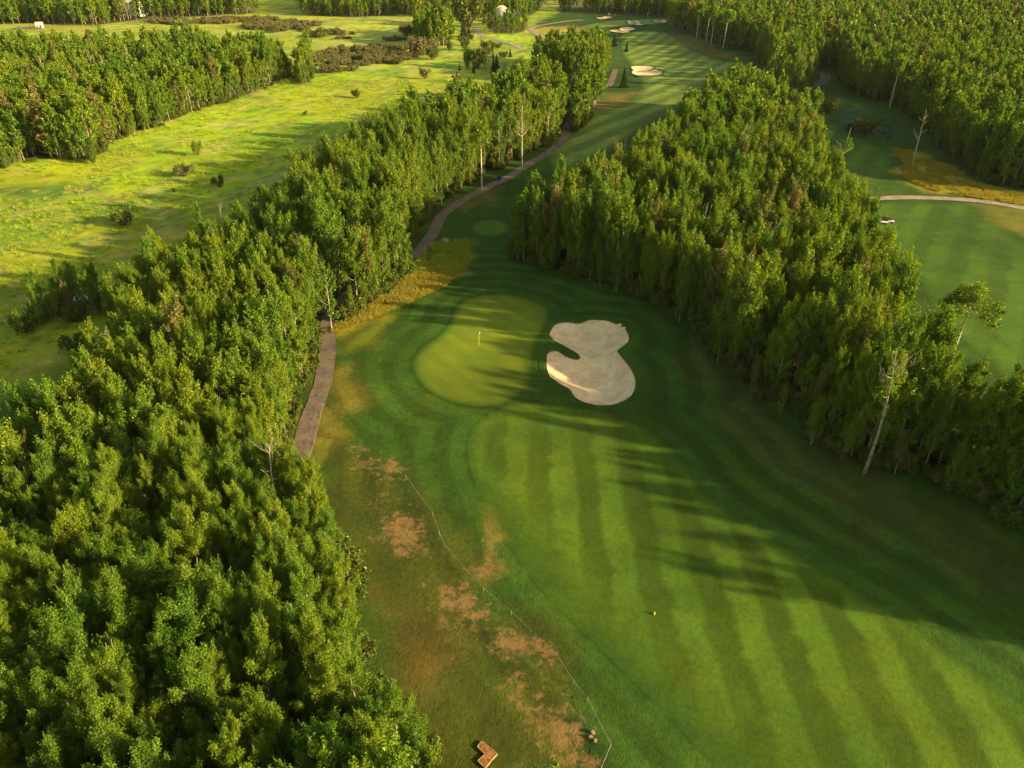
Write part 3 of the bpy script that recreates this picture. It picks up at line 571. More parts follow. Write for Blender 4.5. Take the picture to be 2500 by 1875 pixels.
def bush_shape(seed, r=1.5, h=1.6, n=900, size=.2):
    rs = np.random.RandomState(seed); rr = random.Random(seed); mb = MB(); lobes = []
    for i in range(9):
        a = i * 2.4; d = r * rr.uniform(.1, .75); c = (d * math.cos(a), d * math.sin(a), h * rr.uniform(.35, .7))
        mb.tube([(c[0] * .15, c[1] * .15, 0), (c[0] * .6, c[1] * .6, c[2] * .5), (c[0], c[1], c[2] + h * .25)], [.05, .035, .012], 4)
        lobes.append((c, (math.cos(a) * .5, math.sin(a) * .5, 1), h * rr.uniform(.25, .38), r * rr.uniform(.25, .38)))
    return mb, leaves(rs, lobes, n, size)
def spruce_shape(seed, H=5., n=1500, size=.22):
    rs = np.random.RandomState(seed); rr = random.Random(seed); mb = MB(); lobes = []
    mb.tube([(0, 0, 0), (0.05, 0, H * .5), (0, 0, H * .98)], [.02 * H, .012 * H, .01], 6)
    z = .06 * H; i = 0
    while z < H * .95:
        rad = (H - z) * .27 + .08
        for k in range(6):
            a = i * 1.1 + k * 1.047; rad_ = rad * rr.uniform(.75, 1.15)
            mb.tube([(0, 0, z), (rad_ * .9 * math.cos(a), rad_ * .9 * math.sin(a), z - rad_ * .12)], [.02, .006], 3, False)
            lobes.append(((rad_ * .52 * math.cos(a), rad_ * .52 * math.sin(a), z - rad_ * .05), (math.cos(a), math.sin(a), -.18), rad_ * .52, rad_ * .17 + .03))
        z += H * .07 * (1.15 - z / H * .5); i += 1
    lobes.append(((0, 0, H * .95), (0, 0, 1), H * .06, .06 * H * .3))
    return mb, leaves(rs, lobes, n, size, .25)
def snag_shape(seed, H=14., nb=9, tw=True, long=.22):
    rr = random.Random(seed); mb = MB(); r0 = .013 * H
    b1, b2 = rr.uniform(-.5, .5), rr.uniform(-.5, .5)
    ax = lambda t: (b1 * math.sin(t * 3.), b2 * math.sin(t * 3), H * t)
    mb.tube([ax(t) for t in np.linspace(0, .97, 9)], [r0 * (1 - .88 * t) for t in np.linspace(0, 1, 9)], 7)
    def limb(q, a, L, r, dep):
        pts = [q]; x = Vector(q); d = Vector((math.cos(a), math.sin(a), rr.uniform(.15, .9))).normalized()
        for k in range(4):
            d = (d + Vector((rr.uniform(-.3, .3), rr.uniform(-.3, .3), rr.uniform(-.1, .4)))).normalized(); x = x + d * L / 4; pts.append(tuple(x))
            if dep and rr.random() < .8: limb(tuple(x), a + rr.uniform(-1, 1), L * .45, r * .5, dep - 1)
        mb.tube(pts, [r * (1 - .8 * k / 4) for k in range(5)], 4)
    for i in range(nb):
        t = rr.uniform(.45, .93); limb(ax(t), i * 2.4 + rr.uniform(-.6, .6), H * long * rr.uniform(.5, 1.2) * (1.3 - t), r0 * (1.1 - t) * .7, 2 if tw else 1)
    return mb

PROTO = bpy.data.collections.new('tree_shapes')   # not linked to the scene
def protos(prefix, shapes, barkm, leafm):
    col = bpy.data.collections.new(prefix)
    for i, (mb, (lv, lf, lt)) in enumerate(shapes):
        if prefix.startswith('aspen') and i >= len(shapes) - 2: leafm = M['dry_leaf']
        if prefix.startswith('aspen') and i == len(shapes) - 1: lv, lf, lt = lv[:len(lv) // 24 * 4], lf[:len(lf) // 6], lt[:len(lt) // 24 * 4]; barkm = M['snag']
        nb = len(mb.v); v = np.concatenate([np.array(mb.v), lv]); f = [tuple(q) for q in mb.f] + (lf + nb).tolist()
        me = mesh('%s_%02d' % (prefix, i), v, f, [barkm, leafm], [0] * len(mb.f) + [1] * len(lf), tone=np.concatenate([np.zeros(nb), lt]))
        o = bpy.data.objects.new('%s_%02d' % (prefix, i), me); col.objects.link(o)
    return col
NV = 8
near_shapes = [tree_shape(100 + i, 14., 12000, .165) for i in range(NV)]
near_me = [(mesh('trunk', mb.v, mb.f, M['bark'], sm=True), mesh('crown', l[0], l[1], M['leaf'], tone=l[2])) for mb, l in near_shapes]
mid_col = protos('aspen_mid', [tree_shape(200 + i, 14., 4400, .275, seg=5) for i in range(NV)], M['bark'], M['leaf'])
far_col = protos('aspen_far', [tree_shape(300 + i, 14., 1200, .56, seg=4) for i in range(6)], M['bark'], M['leaf'])
vfar_col = protos('aspen_vfar', [tree_shape(400 + i, 14., 420, 1.05, seg=4) for i in range(6)], M['bark'], M['leaf'])
bush_col = protos('bush', [bush_shape(500 + i, 1.6, 1.9, 700, .26) for i in range(5)], M['dark_bark'], M['leaf2'])
scrub_col = protos('scrub', [bush_shape(520 + i, 2.6, 2.0, 900, .36) for i in range(5)], M['dark_bark'], M['willow'])

def scatter_group(col, n):
    ng = bpy.data.node_groups.new('scatter_' + col.name, 'GeometryNodeTree')
    ng.interface.new_socket('Geometry', in_out='INPUT', socket_type='NodeSocketGeometry'); ng.interface.new_socket('Geometry', in_out='OUTPUT', socket_type='NodeSocketGeometry')
    gi = ng.nodes.new('NodeGroupInput'); go = ng.nodes.new('NodeGroupOutput'); ip = ng.nodes.new('GeometryNodeInstanceOnPoints'); ci = ng.nodes.new('GeometryNodeCollectionInfo')
    ci.inputs[0].default_value = col; ci.inputs[1].default_value = True; ci.inputs[2].default_value = True; ip.inputs['Pick Instance'].default_value = True
    def attr(nm, ty):
        a = ng.nodes.new('GeometryNodeInputNamedAttribute'); a.data_type = ty; a.inputs[0].default_value = nm; return a.outputs[0]
    L = ng.links.new; L(gi.outputs[0], ip.inputs['Points']); L(ci.outputs[0], ip.inputs['Instance']); L(attr('idx', 'INT'), ip.inputs['Instance Index'])
    L(attr('rot', 'FLOAT_VECTOR'), ip.inputs['Rotation']); L(attr('scl', 'FLOAT_VECTOR'), ip.inputs['Scale']); L(ip.outputs[0], go.inputs[0]); return ng
def pick(n, rare):
    p = np.ones(n)
    if rare: p[-1] = .07; p[-2] = .22
    return p / p.sum()
def stuff(name, sets, label, kind='stuff', seed=1):
    """sets: [(collection, Nx3 points, scale lo, hi)] joined in ONE object"""
    rs = np.random.RandomState(seed); allp = np.concatenate([s[1] for s in sets]); me = bpy.data.meshes.new(name); me.from_pydata(allp.tolist(), [], [])
    k = len(allp); sid = np.concatenate([np.full(len(s[1]), i) for i, s in enumerate(sets)]).astype(np.int32)
    s = np.concatenate([rs.uniform(q[2], q[3], len(q[1])) for q in sets]); wz = s * rs.uniform(.88, 1.12, k); fat = np.concatenate([np.full(len(q[1]), 1.0) if not q[0].name.startswith('aspen') else rs.uniform(.72, 1.15, len(q[1])) * (1 if q[0].name.endswith('mid') else 1.12) for q in sets])
    idx_ = np.concatenate([rs.choice(len(q[0].objects), len(q[1]), p=pick(len(q[0].objects), q[0].name.startswith('aspen'))) for q in sets]).astype(np.int32)
    a = me.attributes.new('idx', 'INT', 'POINT'); a.data.foreach_set('value', idx_)
    a = me.attributes.new('setid', 'INT', 'POINT'); a.data.foreach_set('value', sid)
    a = me.attributes.new('rot', 'FLOAT_VECTOR', 'POINT'); a.data.foreach_set('vector', np.stack([rs.uniform(-.05, .05, k), rs.uniform(-.05, .05, k), rs.uniform(0, 6.28, k)], 1).ravel().astype(np.float32))
    a = me.attributes.new('scl', 'FLOAT_VECTOR', 'POINT'); a.data.foreach_set('vector', np.stack([s * fat, s * fat, wz], 1).ravel().astype(np.float32))
    o = obj(name, me); ng = bpy.data.node_groups.new('scatter', 'GeometryNodeTree')
    ng.interface.new_socket('Geometry', in_out='INPUT', socket_type='NodeSocketGeometry'); ng.interface.new_socket('Geometry', in_out='OUTPUT', socket_type='NodeSocketGeometry')
    gi = ng.nodes.new('NodeGroupInput'); go = ng.nodes.new('NodeGroupOutput'); jn = ng.nodes.new('GeometryNodeJoinGeometry'); L = ng.links.new
    def attr(nm, ty):
        a = ng.nodes.new('GeometryNodeInputNamedAttribute'); a.data_type = ty; a.inputs[0].default_value = nm; return a.outputs[0]
    for i, q in enumerate(sets):
        ip = ng.nodes.new('GeometryNodeInstanceOnPoints'); ci = ng.nodes.new('GeometryNodeCollectionInfo'); ci.inputs[0].default_value = q[0]; ci.inputs[1].default_value = True; ci.inputs[2].default_value = True
        ip.inputs['Pick Instance'].default_value = True; cp = ng.nodes.new('FunctionNodeCompare'); cp.data_type = 'INT'; cp.operation = 'EQUAL'; L(attr('setid', 'INT'), cp.inputs[2]); cp.inputs[3].default_value = i
        md = ng.nodes.new('ShaderNodeMath'); md.operation = 'MODULO'; md.inputs[1].default_value = len(q[0].objects); L(attr('idx', 'INT'), md.inputs[0])
        L(gi.outputs[0], ip.inputs['Points']); L(cp.outputs[0], ip.inputs['Selection']); L(ci.outputs[0], ip.inputs['Instance']); L(md.outputs[0], ip.inputs['Instance Index'])
        L(attr('rot', 'FLOAT_VECTOR'), ip.inputs['Rotation']); L(attr('scl', 'FLOAT_VECTOR'), ip.inputs['Scale']); L(ip.outputs[0], jn.inputs[0])
    L(jn.outputs[0], go.inputs[0]); md_ = o.modifiers.new('scatter', 'NODES'); md_.node_group = ng
    return tag(o, label, kind=kind)

# tree stations
TIMBER = ato(1186, 1846)
def stations(name, sp, seed, ylim=None):
    p = np.asarray(WOODS[name]); rs = np.random.RandomState(seed); x0, y0 = p.min(0); x1, y1 = p.max(0)
    x0 = max(x0, -650); x1 = min(x1, 750); y0 = max(y0, 5); y1 = min(y1, 1150)
    out = []; y = y0
    while y < y1:
        s = sp * (1 + max(0, y - 260) / 700); xs = np.arange(x0, x1, s) + (int((y - y0) / s) % 2) * s * .5
        if len(xs): out.append(np.stack([xs + rs.uniform(-.38, .38, len(xs)) * s, y + rs.uniform(-.38, .38, len(xs)) * s], 1))
        y += s * .9
    q = np.concatenate(out); d = sdf(WOODS[name], q[:, 0], q[:, 1]); k = d > .3
    q = q[k]; d = d[k]
    for line, r in ((PATH, 2.1), (PATHS, 4.), (PATHF, 5.), (PATHR, 4.)): 
        m = lsdf(line, q[:, 0], q[:, 1]) > r; q = q[m]; d = d[m]
    m = (sdf(CLEAR_R, q[:, 0], q[:, 1]) < 0) & (lsdf([TIMBER, (TIMBER[0] - .5, TIMBER[1] - 8)], q[:, 0], q[:, 1]) > 3.4); q = q[m]
    return q
ALL = []
for nm, sp, hl, hh, sd in (('lowerleft', 2.1, .50, .90, 1), ('midleft', 2.55, .66, 1.12, 2), ('farclump', 2.9, .8, 1.1, 3), ('right', 2.5, .68, 1.15, 4), ('farright', 3.5, .6, 1.22, 5),
                           ('topmid', 5., .9, 1.25, 6), ('meadowleft', 3.2, .78, 1.05, 7), ('topleft', 4.4, .8, 1.15, 8), ('topcentre', 4.6, .9, 1.3, 9), ('clump', 3.0, .9, 1.15, 10), ('heapclump', 4.5, .4, .75, 11)):
    q = stations(nm, sp, sd); rs = np.random.RandomState(sd + 50); hs = rs.uniform(hl, hh, len(q))
    for (x, y), s in zip(q, hs): ALL.append((nm, x, y, s))
arr = np.array([(a[1], a[2], a[3]) for a in ALL]); zz = height(arr[:, 0], arr[:, 1])
u, v, dep = pix(arr[:, 0], arr[:, 1], zz + 14 * arr[:, 2] * .8)
inv = (u > -30) & (u < 2242) & (v > -20) & (v < 1690) & (arr[:, 1] > 5)
order = np.argsort(np.where(inv, np.hypot(arr[:, 1], arr[:, 0]), 1e9)); NIND = 292
ind = set(order[:NIND].tolist())
print('TREES', len(ALL), 'in view', int(inv.sum()), 'individual reach', float(np.hypot(arr[order[NIND - 1], 0], arr[order[NIND - 1], 1])))
WN = {'lowerleft': 'lower-left wood', 'midleft': 'middle-left wood', 'right': 'right wood', 'farright': 'far right forest'}
ORD = 'first second third fourth fifth sixth seventh eighth ninth tenth eleventh twelfth thirteenth fourteenth fifteenth sixteenth seventeenth eighteenth nineteenth twentieth'.split()
def ordw(n): return ORD[n] if n < 20 else ['twenty', 'thirty', 'forty', 'fifty'][(n + 1) // 10 - 2] + ('-' + ORD[(n + 1) % 10 - 1] if (n + 1) % 10 else 'th')
LBL = {}; rows = {}
for i in ind: rows.setdefault((ALL[i][0], int((1700 - v[i]) // 105)), []).append(i)
for nmw in set(k[0] for k in rows):
    for rk, key in enumerate(sorted(k for k in rows if k[0] == nmw)):
        for c_, i in enumerate(sorted(rows[key], key=lambda q: u[q])):
            look = 'tall' if ALL[i][3] > .97 else ('short' if ALL[i][3] < .76 else 'leafy')
            LBL[i] = '%s aspen, %s from left in %s treetop row up, %s' % (look, ordw(c_), ordw(rk), WN[nmw])
rt = random.Random(77)
for i in sorted(ind):
    nm, x, y, s = ALL[i]; tm, cm = near_me[rt.randrange(NV)]
    root = empty('aspen_tree', (x, y, zz[i] - .05)); root.rotation_euler = (rt.uniform(-.05, .05), rt.uniform(-.05, .05), rt.uniform(0, 6.28)); q_ = s ** .5 * rt.uniform(.66, 1.08); root.scale = (q_, q_, s)
    a = obj('trunk', tm, root); b = obj('crown', cm, root)
    lb = LBL[i]
    tag(root, lb, 'tree', 'aspens of the ' + WN[nm])
rest = np.array([i for i in range(len(ALL)) if i not in ind]); rp = np.stack([arr[rest, 0], arr[rest, 1], zz[rest] - .05], 1); rd = np.hypot(rp[:, 0], rp[:, 1]); nmz = np.array([ALL[i][0] for i in rest]); rsz = arr[rest, 2]
lod = lambda d: (mid_col if d < 210 else (far_col if d < 400 else vfar_col))
sets = []
for c, a, b in ((mid_col, 0, 215), (far_col, 215, 400), (vfar_col, 400, 9999)):
    for lo, hi, sel in ((.50, .92, np.isin(nmz, ['lowerleft'])), (.62, 1.14, np.isin(nmz, ['midleft', 'right', 'farclump', 'clump', 'meadowleft'])), (.62, 1.22, np.isin(nmz, ['farright', 'topmid', 'topleft', 'topcentre'])), (.35, .7, nmz == 'heapclump')):
        m = sel & (rd >= a) & (rd < b)
        if m.any(): sets.append((c, rp[m], lo, hi))
stuff('aspen_woods', sets, 'mass of leafy aspens making up the more distant woods', seed=11)
# undergrowth along wood edges
def edge_pts(names, n, lo, hi, seed, lim=260):
    rs = np.random.RandomState(seed); out = []
    for nme in names:
        p = np.asarray(WOODS[nme]); q = np.concatenate([p, p[:1]]); L = np.hypot(*(q[1:] - q[:-1]).T); cs = np.concatenate([[0], np.cumsum(L)])
        k = int(cs[-1] / n); t = rs.uniform(0, cs[-1], k); j = np.searchsorted(cs, t) - 1; f = (t - cs[j]) / L[j]; a = q[j] + (q[j + 1] - q[j]) * f[:, None] + rs.uniform(-1, 1, (k, 2)) * hi
        d = sdf(WOODS[nme], a[:, 0], a[:, 1]); m = (d > lo) & (a[:, 1] > 20) & (a[:, 1] < lim) & (lsdf(PATH, a[:, 0], a[:, 1]) > 2.0) & (np.hypot(a[:, 0] - TIMBER[0], a[:, 1] - TIMBER[1]) > 4.); out.append(a[m])
    a = np.concatenate(out); return np.stack([a[:, 0], a[:, 1], height(a[:, 0], a[:, 1]) - .05], 1)
stuff('undergrowth', [(bush_col, edge_pts(['lowerleft', 'midleft', 'right', 'farclump'], .42, -.8, 4.2, 3), .6, 1.5), (bush_col, edge_pts(['meadowleft', 'farright'], 1.2, -.6, 3.5, 4, 420), .6, 1.3), (mid_col, edge_pts(['midleft', 'right', 'farclump'], 1.3, -1.6, 3.0, 5), .22, .55), (mid_col, edge_pts(['meadowleft', 'farright'], 2.4, -1.8, 3.5, 6, 420), .25, .6)], 'low leafy undergrowth along the edges of the woods', seed=12)

def tuft_shape(seed, n=46):
    rs = np.random.RandomState(seed); v = []; f = []; t = []
    for i in range(n):
        a = rs.rand() * 6.28; d = .5 * rs.rand() ** .6; b = rs.rand() * 6.28; h = rs.uniform(.22, .6); w_ = .03; c = np.array([d * math.cos(a), d * math.sin(a)]); ln = rs.uniform(.05, .3)
        s_ = np.array([math.cos(b), math.sin(b)]) * w_; tip = c + np.array([math.cos(a), math.sin(a)]) * ln; k = len(v)
        v += [(c[0] - s_[0], c[1] - s_[1], 0), (c[0] + s_[0], c[1] + s_[1], 0), (tip[0] + s_[0] * .4, tip[1] + s_[1] * .4, h), (tip[0] - s_[0] * .4, tip[1] - s_[1] * .4, h)]; f.append((k, k + 1, k + 2, k + 3)); t += [rs.rand()] * 4
    return MB(), (np.array(v), np.array(f), np.array(t))
M['tuft'] = leaf_mat('meadow_blade', (.17, .26, .012), (.42, .50, .03), (.48, .45, .07), .35, .8)
M['gold'] = leaf_mat('golden_blade', (.20, .18, .02), (.44, .38, .045), (.46, .33, .06), .35, .7)
def protos2(prefix, shapes, leafm):
    col = bpy.data.collections.new(prefix)
    for i, (mb, (lv, lf, lt)) in enumerate(shapes): col.objects.link(bpy.data.objects.new('%s_%02d' % (prefix, i), mesh('%s_%02d' % (prefix, i), lv, lf, leafm, tone=lt)))
    return col
tuft_col = protos2('tuft', [tuft_shape(800 + i) for i in range(4)], M['tuft']); gold_col = protos2('gold', [tuft_shape(810 + i) for i in range(4)], M['gold'])
def tufts(poly, n, seed, thr=.45, lim=330):
    p = np.asarray(poly); rs = np.random.RandomState(seed); x = rs.uniform(max(-330, p[:, 0].min()), p[:, 0].max(), n * 6); y = rs.uniform(max(40, p[:, 1].min()), min(lim, p[:, 1].max()), n * 6)
    m = (sdf(poly, x, y) > 0) & (vnoise(x * 1.2, y * .6, 6.) + .5 * (vnoise(x, y, 2.) - .5) > thr) & (inside_any(x, y, WOODS.keys()) < .5); x, y = x[m][:n], y[m][:n]; return np.stack([x, y, height(x, y) - .03], 1)
stuff('meadow_grass', [(tuft_col, tufts(MEADOW, 10000, 1), .4, 1.25), (gold_col, tufts(W((880,590),(1000,545),(1012,570),(960,620),(880,655),(800,690),(720,720),(716,712),(790,665),(850,630)), 1500, 2, .2), .5, 1.1),
    (tuft_col, tufts(W((905,560),(940,525),(1010,520),(1015,565),(985,588),(930,585),(890,590)), 900, 3, .2), .5, 1.2), (gold_col, tufts(W((1950,350),(1930,320),(1980,330),(2060,365),(2140,405),(2212,415),(2212,445),(2100,428),(2010,410),(1950,385)), 1500, 4, .3), .6, 1.2)],
    'tall meadow and native grass standing in rough tufts', seed=17)

# ------------------------------------------------------------------ notable trees
def single(name, shape, u_, v_, H, label, cat, barkm, leafm=None, rz=0., h0=None, tilt=(0, 0), parts=('trunk', 'crown'), scale_from=14., group=None, xy=None):
    x, y = xy or at(u_, v_); r = empty(name, (x, y, h1(x, y) - .05), rz, 1.0); k = H / scale_from; r.scale = (k, k, k); r.rotation_euler = (tilt[0], tilt[1], rz)
    mb = shape[0] if isinstance(shape, tuple) else shape
    obj(parts[0], mesh(parts[0], mb.v, mb.f, barkm, sm=True), r)
    if isinstance(shape, tuple): l = shape[1]; obj(parts[1], mesh(parts[1], l[0], l[1], leafm, tone=l[2]), r)
    return tag(r, label, cat, group)
single('birch_tree', tree_shape(901, 14., 1500, .34, 'tall'), 1041, 421, 17.5, 'tall birch with bare white trunk standing right beside the cart path', 'tree', M['birch'], M['leaf'])
sg = snag_shape(31, 14., 8, True, .30)
single('dead_tree', sg, 603, 1128, 12.5, 'bare dead tree with arching grey limbs in the lower-left wood', 'tree', M['snag'], xy=at(600, 1040, 7.5))
rs_ = np.random.RandomState(5)
lv = leaves(rs_, [((.4, .2, 10.2), (0, 0, 1), 1.6, .7), ((-.3, 0, 9.2), (0, 0, 1), 1.0, .6)], 420, .25)
single('half_dead_tree', (snag_shape(37, 14., 7, True, .28), lv), 1865, 1028, 17.6, 'half-dead pale leaning trunk with few leaves in front of the right wood', 'tree', M['bark'], M['leaf'], tilt=(0, -.03))
single('lone_tree', tree_shape(905, 14., 5200, .30, 'spread'), 0, 0, 13.0, 'lone wide-crowned tree with white trunk on the right fairway', 'tree', M['birch'], M['leaf'], xy=at(2058, 764), tilt=(0, .0))
bpy.data.objects['lone_tree'].scale = (1.08, 1.08, .84)
single('leaning_tree', (snag_shape(41, 14., 5, True, .2), leaves(rs_, [((.6, 0, 9.6), (0, 0, 1), 1.6, 1.1)], 500, .3)), 1800, 398, 14, 'thin leaning tree with half-bare top beside the right valley fairway', 'tree', M['snag'], M['leaf'], tilt=(0, .10))
single('birch_tree', tree_shape(907, 14., 900, .5, 'tall'), 1921, 234, 17, 'tall white birch standing before the dark right-hand forest', 'tree', M['birch'], M['leaf'])
single('aspen_tree', tree_shape(909, 14., 1200, .45, 'tall'), 1752, 288, 13, 'single tufted tree at the corner of the right wood by the small tee', 'tree', M['bark'], M['leaf'])
for k, (a, b, H, wd) in enumerate([(1505, 84, 18, 'first'), (1524, 92, 17, 'second'), (1536, 97, 19, 'third'), (1562, 106, 18, 'fourth')]):
    single('birch_tree', tree_shape(920 + k, 14., 350, .9, 'tall'), a, b, H, '%s white birch from the left in the row along the far forest edge' % wd, 'tree', M['birch'], M['leaf'], group='white birches along the far forest edge')
for k, (a, b, h, H, lb) in enumerate([(1296, 360, 12, 13, 'bare grey snag at the back edge of the right wood near the far fairway'), (1352, 300, 13, 13.5, 'grey twiggy snag at the top left of the right wood'), (1610, 440, 13, 14, 'dead grey tree in the middle of the right wood'), (1518, 410, 13, 13.5, 'bare branched snag left of centre in the right wood'),
        (1128, 240, 14, 16, 'bare white-stemmed tree in the middle-left wood above the path'), (875, 300, 12.5, 13, 'bare forked tree in the middle-left wood'), (560, 545, 12, 12.5, 'pale forked dead branches in the upper part of the lower-left wood'), (1820, 480, 12, 13.5, 'bare pale forked tree on the right flank of the right wood'), (1998, 250, 13, 15, 'white stemmed snag in the right-hand forest'), (2190, 130, 13, 15, 'pale snag at the upper right edge of the forest')]):
    single('dead_tree', snag_shape(60 + k, 14., 10, True, .2), 0, 0, H, lb, 'tree', M['snag'], xy=at(a, b, h))
# visible pale trunks along the woods' open edge by the cart path
for k, (a, b, H) in enumerate([(1124, 340, 15), (1078, 362, 14), (1180, 312, 15), (870, 596, 12), (800, 650, 13), (716, 712, 12), (905, 480, 14), (1237, 262, 14), (955, 430, 14)]):
    wh = ['behind the blue bin', 'just left of the blue bin', 'where the path bends up', 'above the golden grass', 'at the middle of the golden grass', 'where the path leaves the trees', 'above the path bend', 'at the far end of the path', 'left of the tall birch'][k]
    single('pale_aspen', tree_shape(940 + k, 14., 1500, .34, 'aspen'), a, b, H, 'pale-stemmed aspen on the wood edge %s' % wh, 'tree', M['pale_bark'], M['leaf'], group='pale aspens along the cart path')

# ------------------------------------------------------------------ spruces and bushes
SPR = [spruce_shape(600 + i, 5., 1100, .30) for i in range(3)]
SPM = [(mesh('trunk', mb.v, mb.f, M['dark_bark']), mesh('crown', l[0], l[1], M['needle'], tone=l[2])) for mb, l in SPR]
def spruce(a, b, H, lb, k):
    x, y = at(a, b); r = empty('spruce_tree', (x, y, h1(x, y) - .05), k * 1.3); r.scale = (H / 5 * 1.1, H / 5 * 1.1, H / 5)
    tm, cm = SPM[k % 3]; obj('trunk', tm, r); obj('crown', cm, r); tag(r, lb, 'tree', 'spruces on the course and meadow')
for k, (a, b, H, lb) in enumerate([(1347, 189, 7.2, 'dark green spruce beside the end of the cart path'), (1353, 112, 5, 'slim spruce standing alone on the far fairway'), (1327, 100, 6.5, 'dark spruce at the right side of the far aspen clump'),
        (1066, 158, 6.5, 'largest dark spruce in the meadow group'), (1073, 148, 6, 'spruce just behind the largest meadow spruce'), (1023, 158, 4, 'small dark spruce in front of the big meadow bush'), (993, 152, 3, 'squat spruce left of the big meadow bush'), (1065, 125, 3.4, 'small spruce in the middle of the upper meadow'),
        (1102, 123, 4, 'dark spruce near the aspen clump in the meadow'), (1002, 79, 10, 'tallest spruce beside the round far tree'), (1013, 84, 7, 'pale spruce right of the tallest far spruce'), (987, 177, 4, 'spruce tip above the middle-left wood')]): spruce(a, b, H, lb, k)
BSH = [bush_shape(700 + i, 1.6, 2.0, 1100, .22) for i in range(4)]
BSM = {m_: [(mesh('stems', mb.v, mb.f, M['dark_bark']), mesh('foliage', l[0], l[1], M[m_], tone=l[2])) for mb, l in BSH] for m_ in ('leaf2', 'willow', 'leaf')}
def bush(a, b, s, lb, k, m_='leaf2', hs=1.0, group='bushes in the meadow'):
    x, y = at(a, b); r = empty('bush', (x, y, h1(x, y) - .05), k * 1.7); r.scale = (s, s, s * hs)
    tm, cm = BSM[m_][k % 4]; obj('stems', tm, r); obj('foliage', cm, r); tag(r, lb, 'bush', group)
for k, (a, b, s, m_, hs, lb) in enumerate([(219,318,2.6,'willow',1.,'big olive bush at the near corner of the left wood'), (203,354,1.1,'leaf2',1.8,'slim dark shrub at the foot of the left wood'), (400,380,1.7,'willow',1.,'olive bush alone in the bright meadow'), (476,404,1.5,'leaf2',1.1,'round dark bush close to the lower-left wood'), (266,487,2.1,'leaf2',1.,'dark bush with pale twigs in the shaded meadow'), (378,415,.6,'leaf2',1.,'tiny dark bush between the two meadow bushes'), (428,335,1.0,'leaf',2.2,'thin young sapling in the bright meadow'), (660,248,.8,'leaf2',.8,'tiny shrub in the long meadow strip'),
        (770,212,1.3,'leaf2',1.5,'small dark shrub in the open centre of the meadow'), (919,170,1.7,'willow',1.4,'brown shrub standing alone right of the open meadow'), (1030,147,4.2,'leaf2',1.1,'big dark round bush among the meadow spruces'), (1010,148,1.8,'leaf',2.6,'pale sapling left of the big dark meadow bush'), (1089,125,1.8,'leaf2',1.,'low dark bush beside the meadow spruce'), (1050,110,2.,'leaf2',1.4,'green shrub in the upper meadow group'), (1057,115,1.5,'leaf2',1.,'low shrub below the upper meadow group'), (1064,109,1.3,'leaf2',1.6,'narrow shrub right in the upper meadow group'), (1077,104,1.6,'leaf2',.9,'flat shrub far right in the upper meadow group'), (1005,109,1.8,'leaf2',1.7,'upright shrub below the far spruces'), (1000,99,2.,'leaf2',1.3,'shrub directly under the tallest far spruce'), (970,110,1.4,'leaf2',1.8,'small shrub right of the tall far clump'), (1020,87,1.,'leaf2',2.,'tiny shrub on the bare patch by far spruces'),
        (934,128,3.,'leaf2',1.,'green bush in front of the scrub by the far clump'), (922,117,3.6,'willow',1.1,'grey-green bush left of the far clump'), (897,119,4.,'willow',1.,'broad willow bush at the end of the scrub'), (860,138,2.2,'leaf2',.7,'low dark bush before the scrub belt'), (770,147,1.4,'leaf2',1.,'tiny dark bush below the scrub belt'), (877,78,2.6,'leaf2',1.1,'round bush left of the far clump, standing alone'), (692,79,2.,'leaf2',1.1,'dark round bush in the grass above the scrub belt'), (1013,57,8.,'leaf2',1.5,'big round dark tree-like bush near the pale dome'),
        (1785,243,2.3,'leaf2',1.,'round bush at the upper end of the reed hollow'), (1871,290,2.8,'leaf2',1.,'round dark bush in the reed hollow of the right valley'), (1838,282,1.6,'leaf2',.7,'low bush left of the round hollow bush'), (1321,6,5.,'leaf2',1.,'single bush in the golden field at the top'), (1218,24,5,'leaf2',1.5,'left end bush of the far tree row behind the green')]): bush(a, b, s, lb, k, m_, hs)
# belts of willow scrub in the far meadow
def fill(poly, sp, seed):
    p = np.asarray(poly); rs = np.random.RandomState(seed); x0, y0 = p.min(0); x1, y1 = p.max(0)
    xs, ys = np.meshgrid(np.arange(x0, x1, sp), np.arange(y0, y1, sp)); xs = xs.ravel() + rs.uniform(-.5, .5, xs.size) * sp; ys = ys.ravel() + rs.uniform(-.5, .5, ys.size) * sp
    d = sdf(poly, xs, ys); m = (d > 0) & (vnoise(xs, ys, 9.) > .32); xs, ys = xs[m], ys[m]; return np.stack([xs, ys, height(xs, ys) - .05], 1)
SCR = [W((680,128),(700,112),(760,104),(830,98),(890,100),(910,118),(895,133),(850,138),(800,146),(740,158),(690,158),(700,140)), W((520,40),(600,42),(700,55),(660,72),(600,74),(530,62)), W((640,72),(720,70),(830,80),(880,86),(850,90),(760,86),(660,82)), W((860,62),(950,58),(960,72),(880,76)), W((655,115),(690,122),(690,150),(665,130)), W((330,42),(420,45),(520,40),(520,50),(400,56),(330,52))]
stuff('willow_scrub', [(scrub_col, np.concatenate([fill(s, 3.6, 20 + i) for i, s in enumerate(SCR)]), .6, 1.5)], 'belts of olive and brown willow scrub in the far meadow', seed=13)
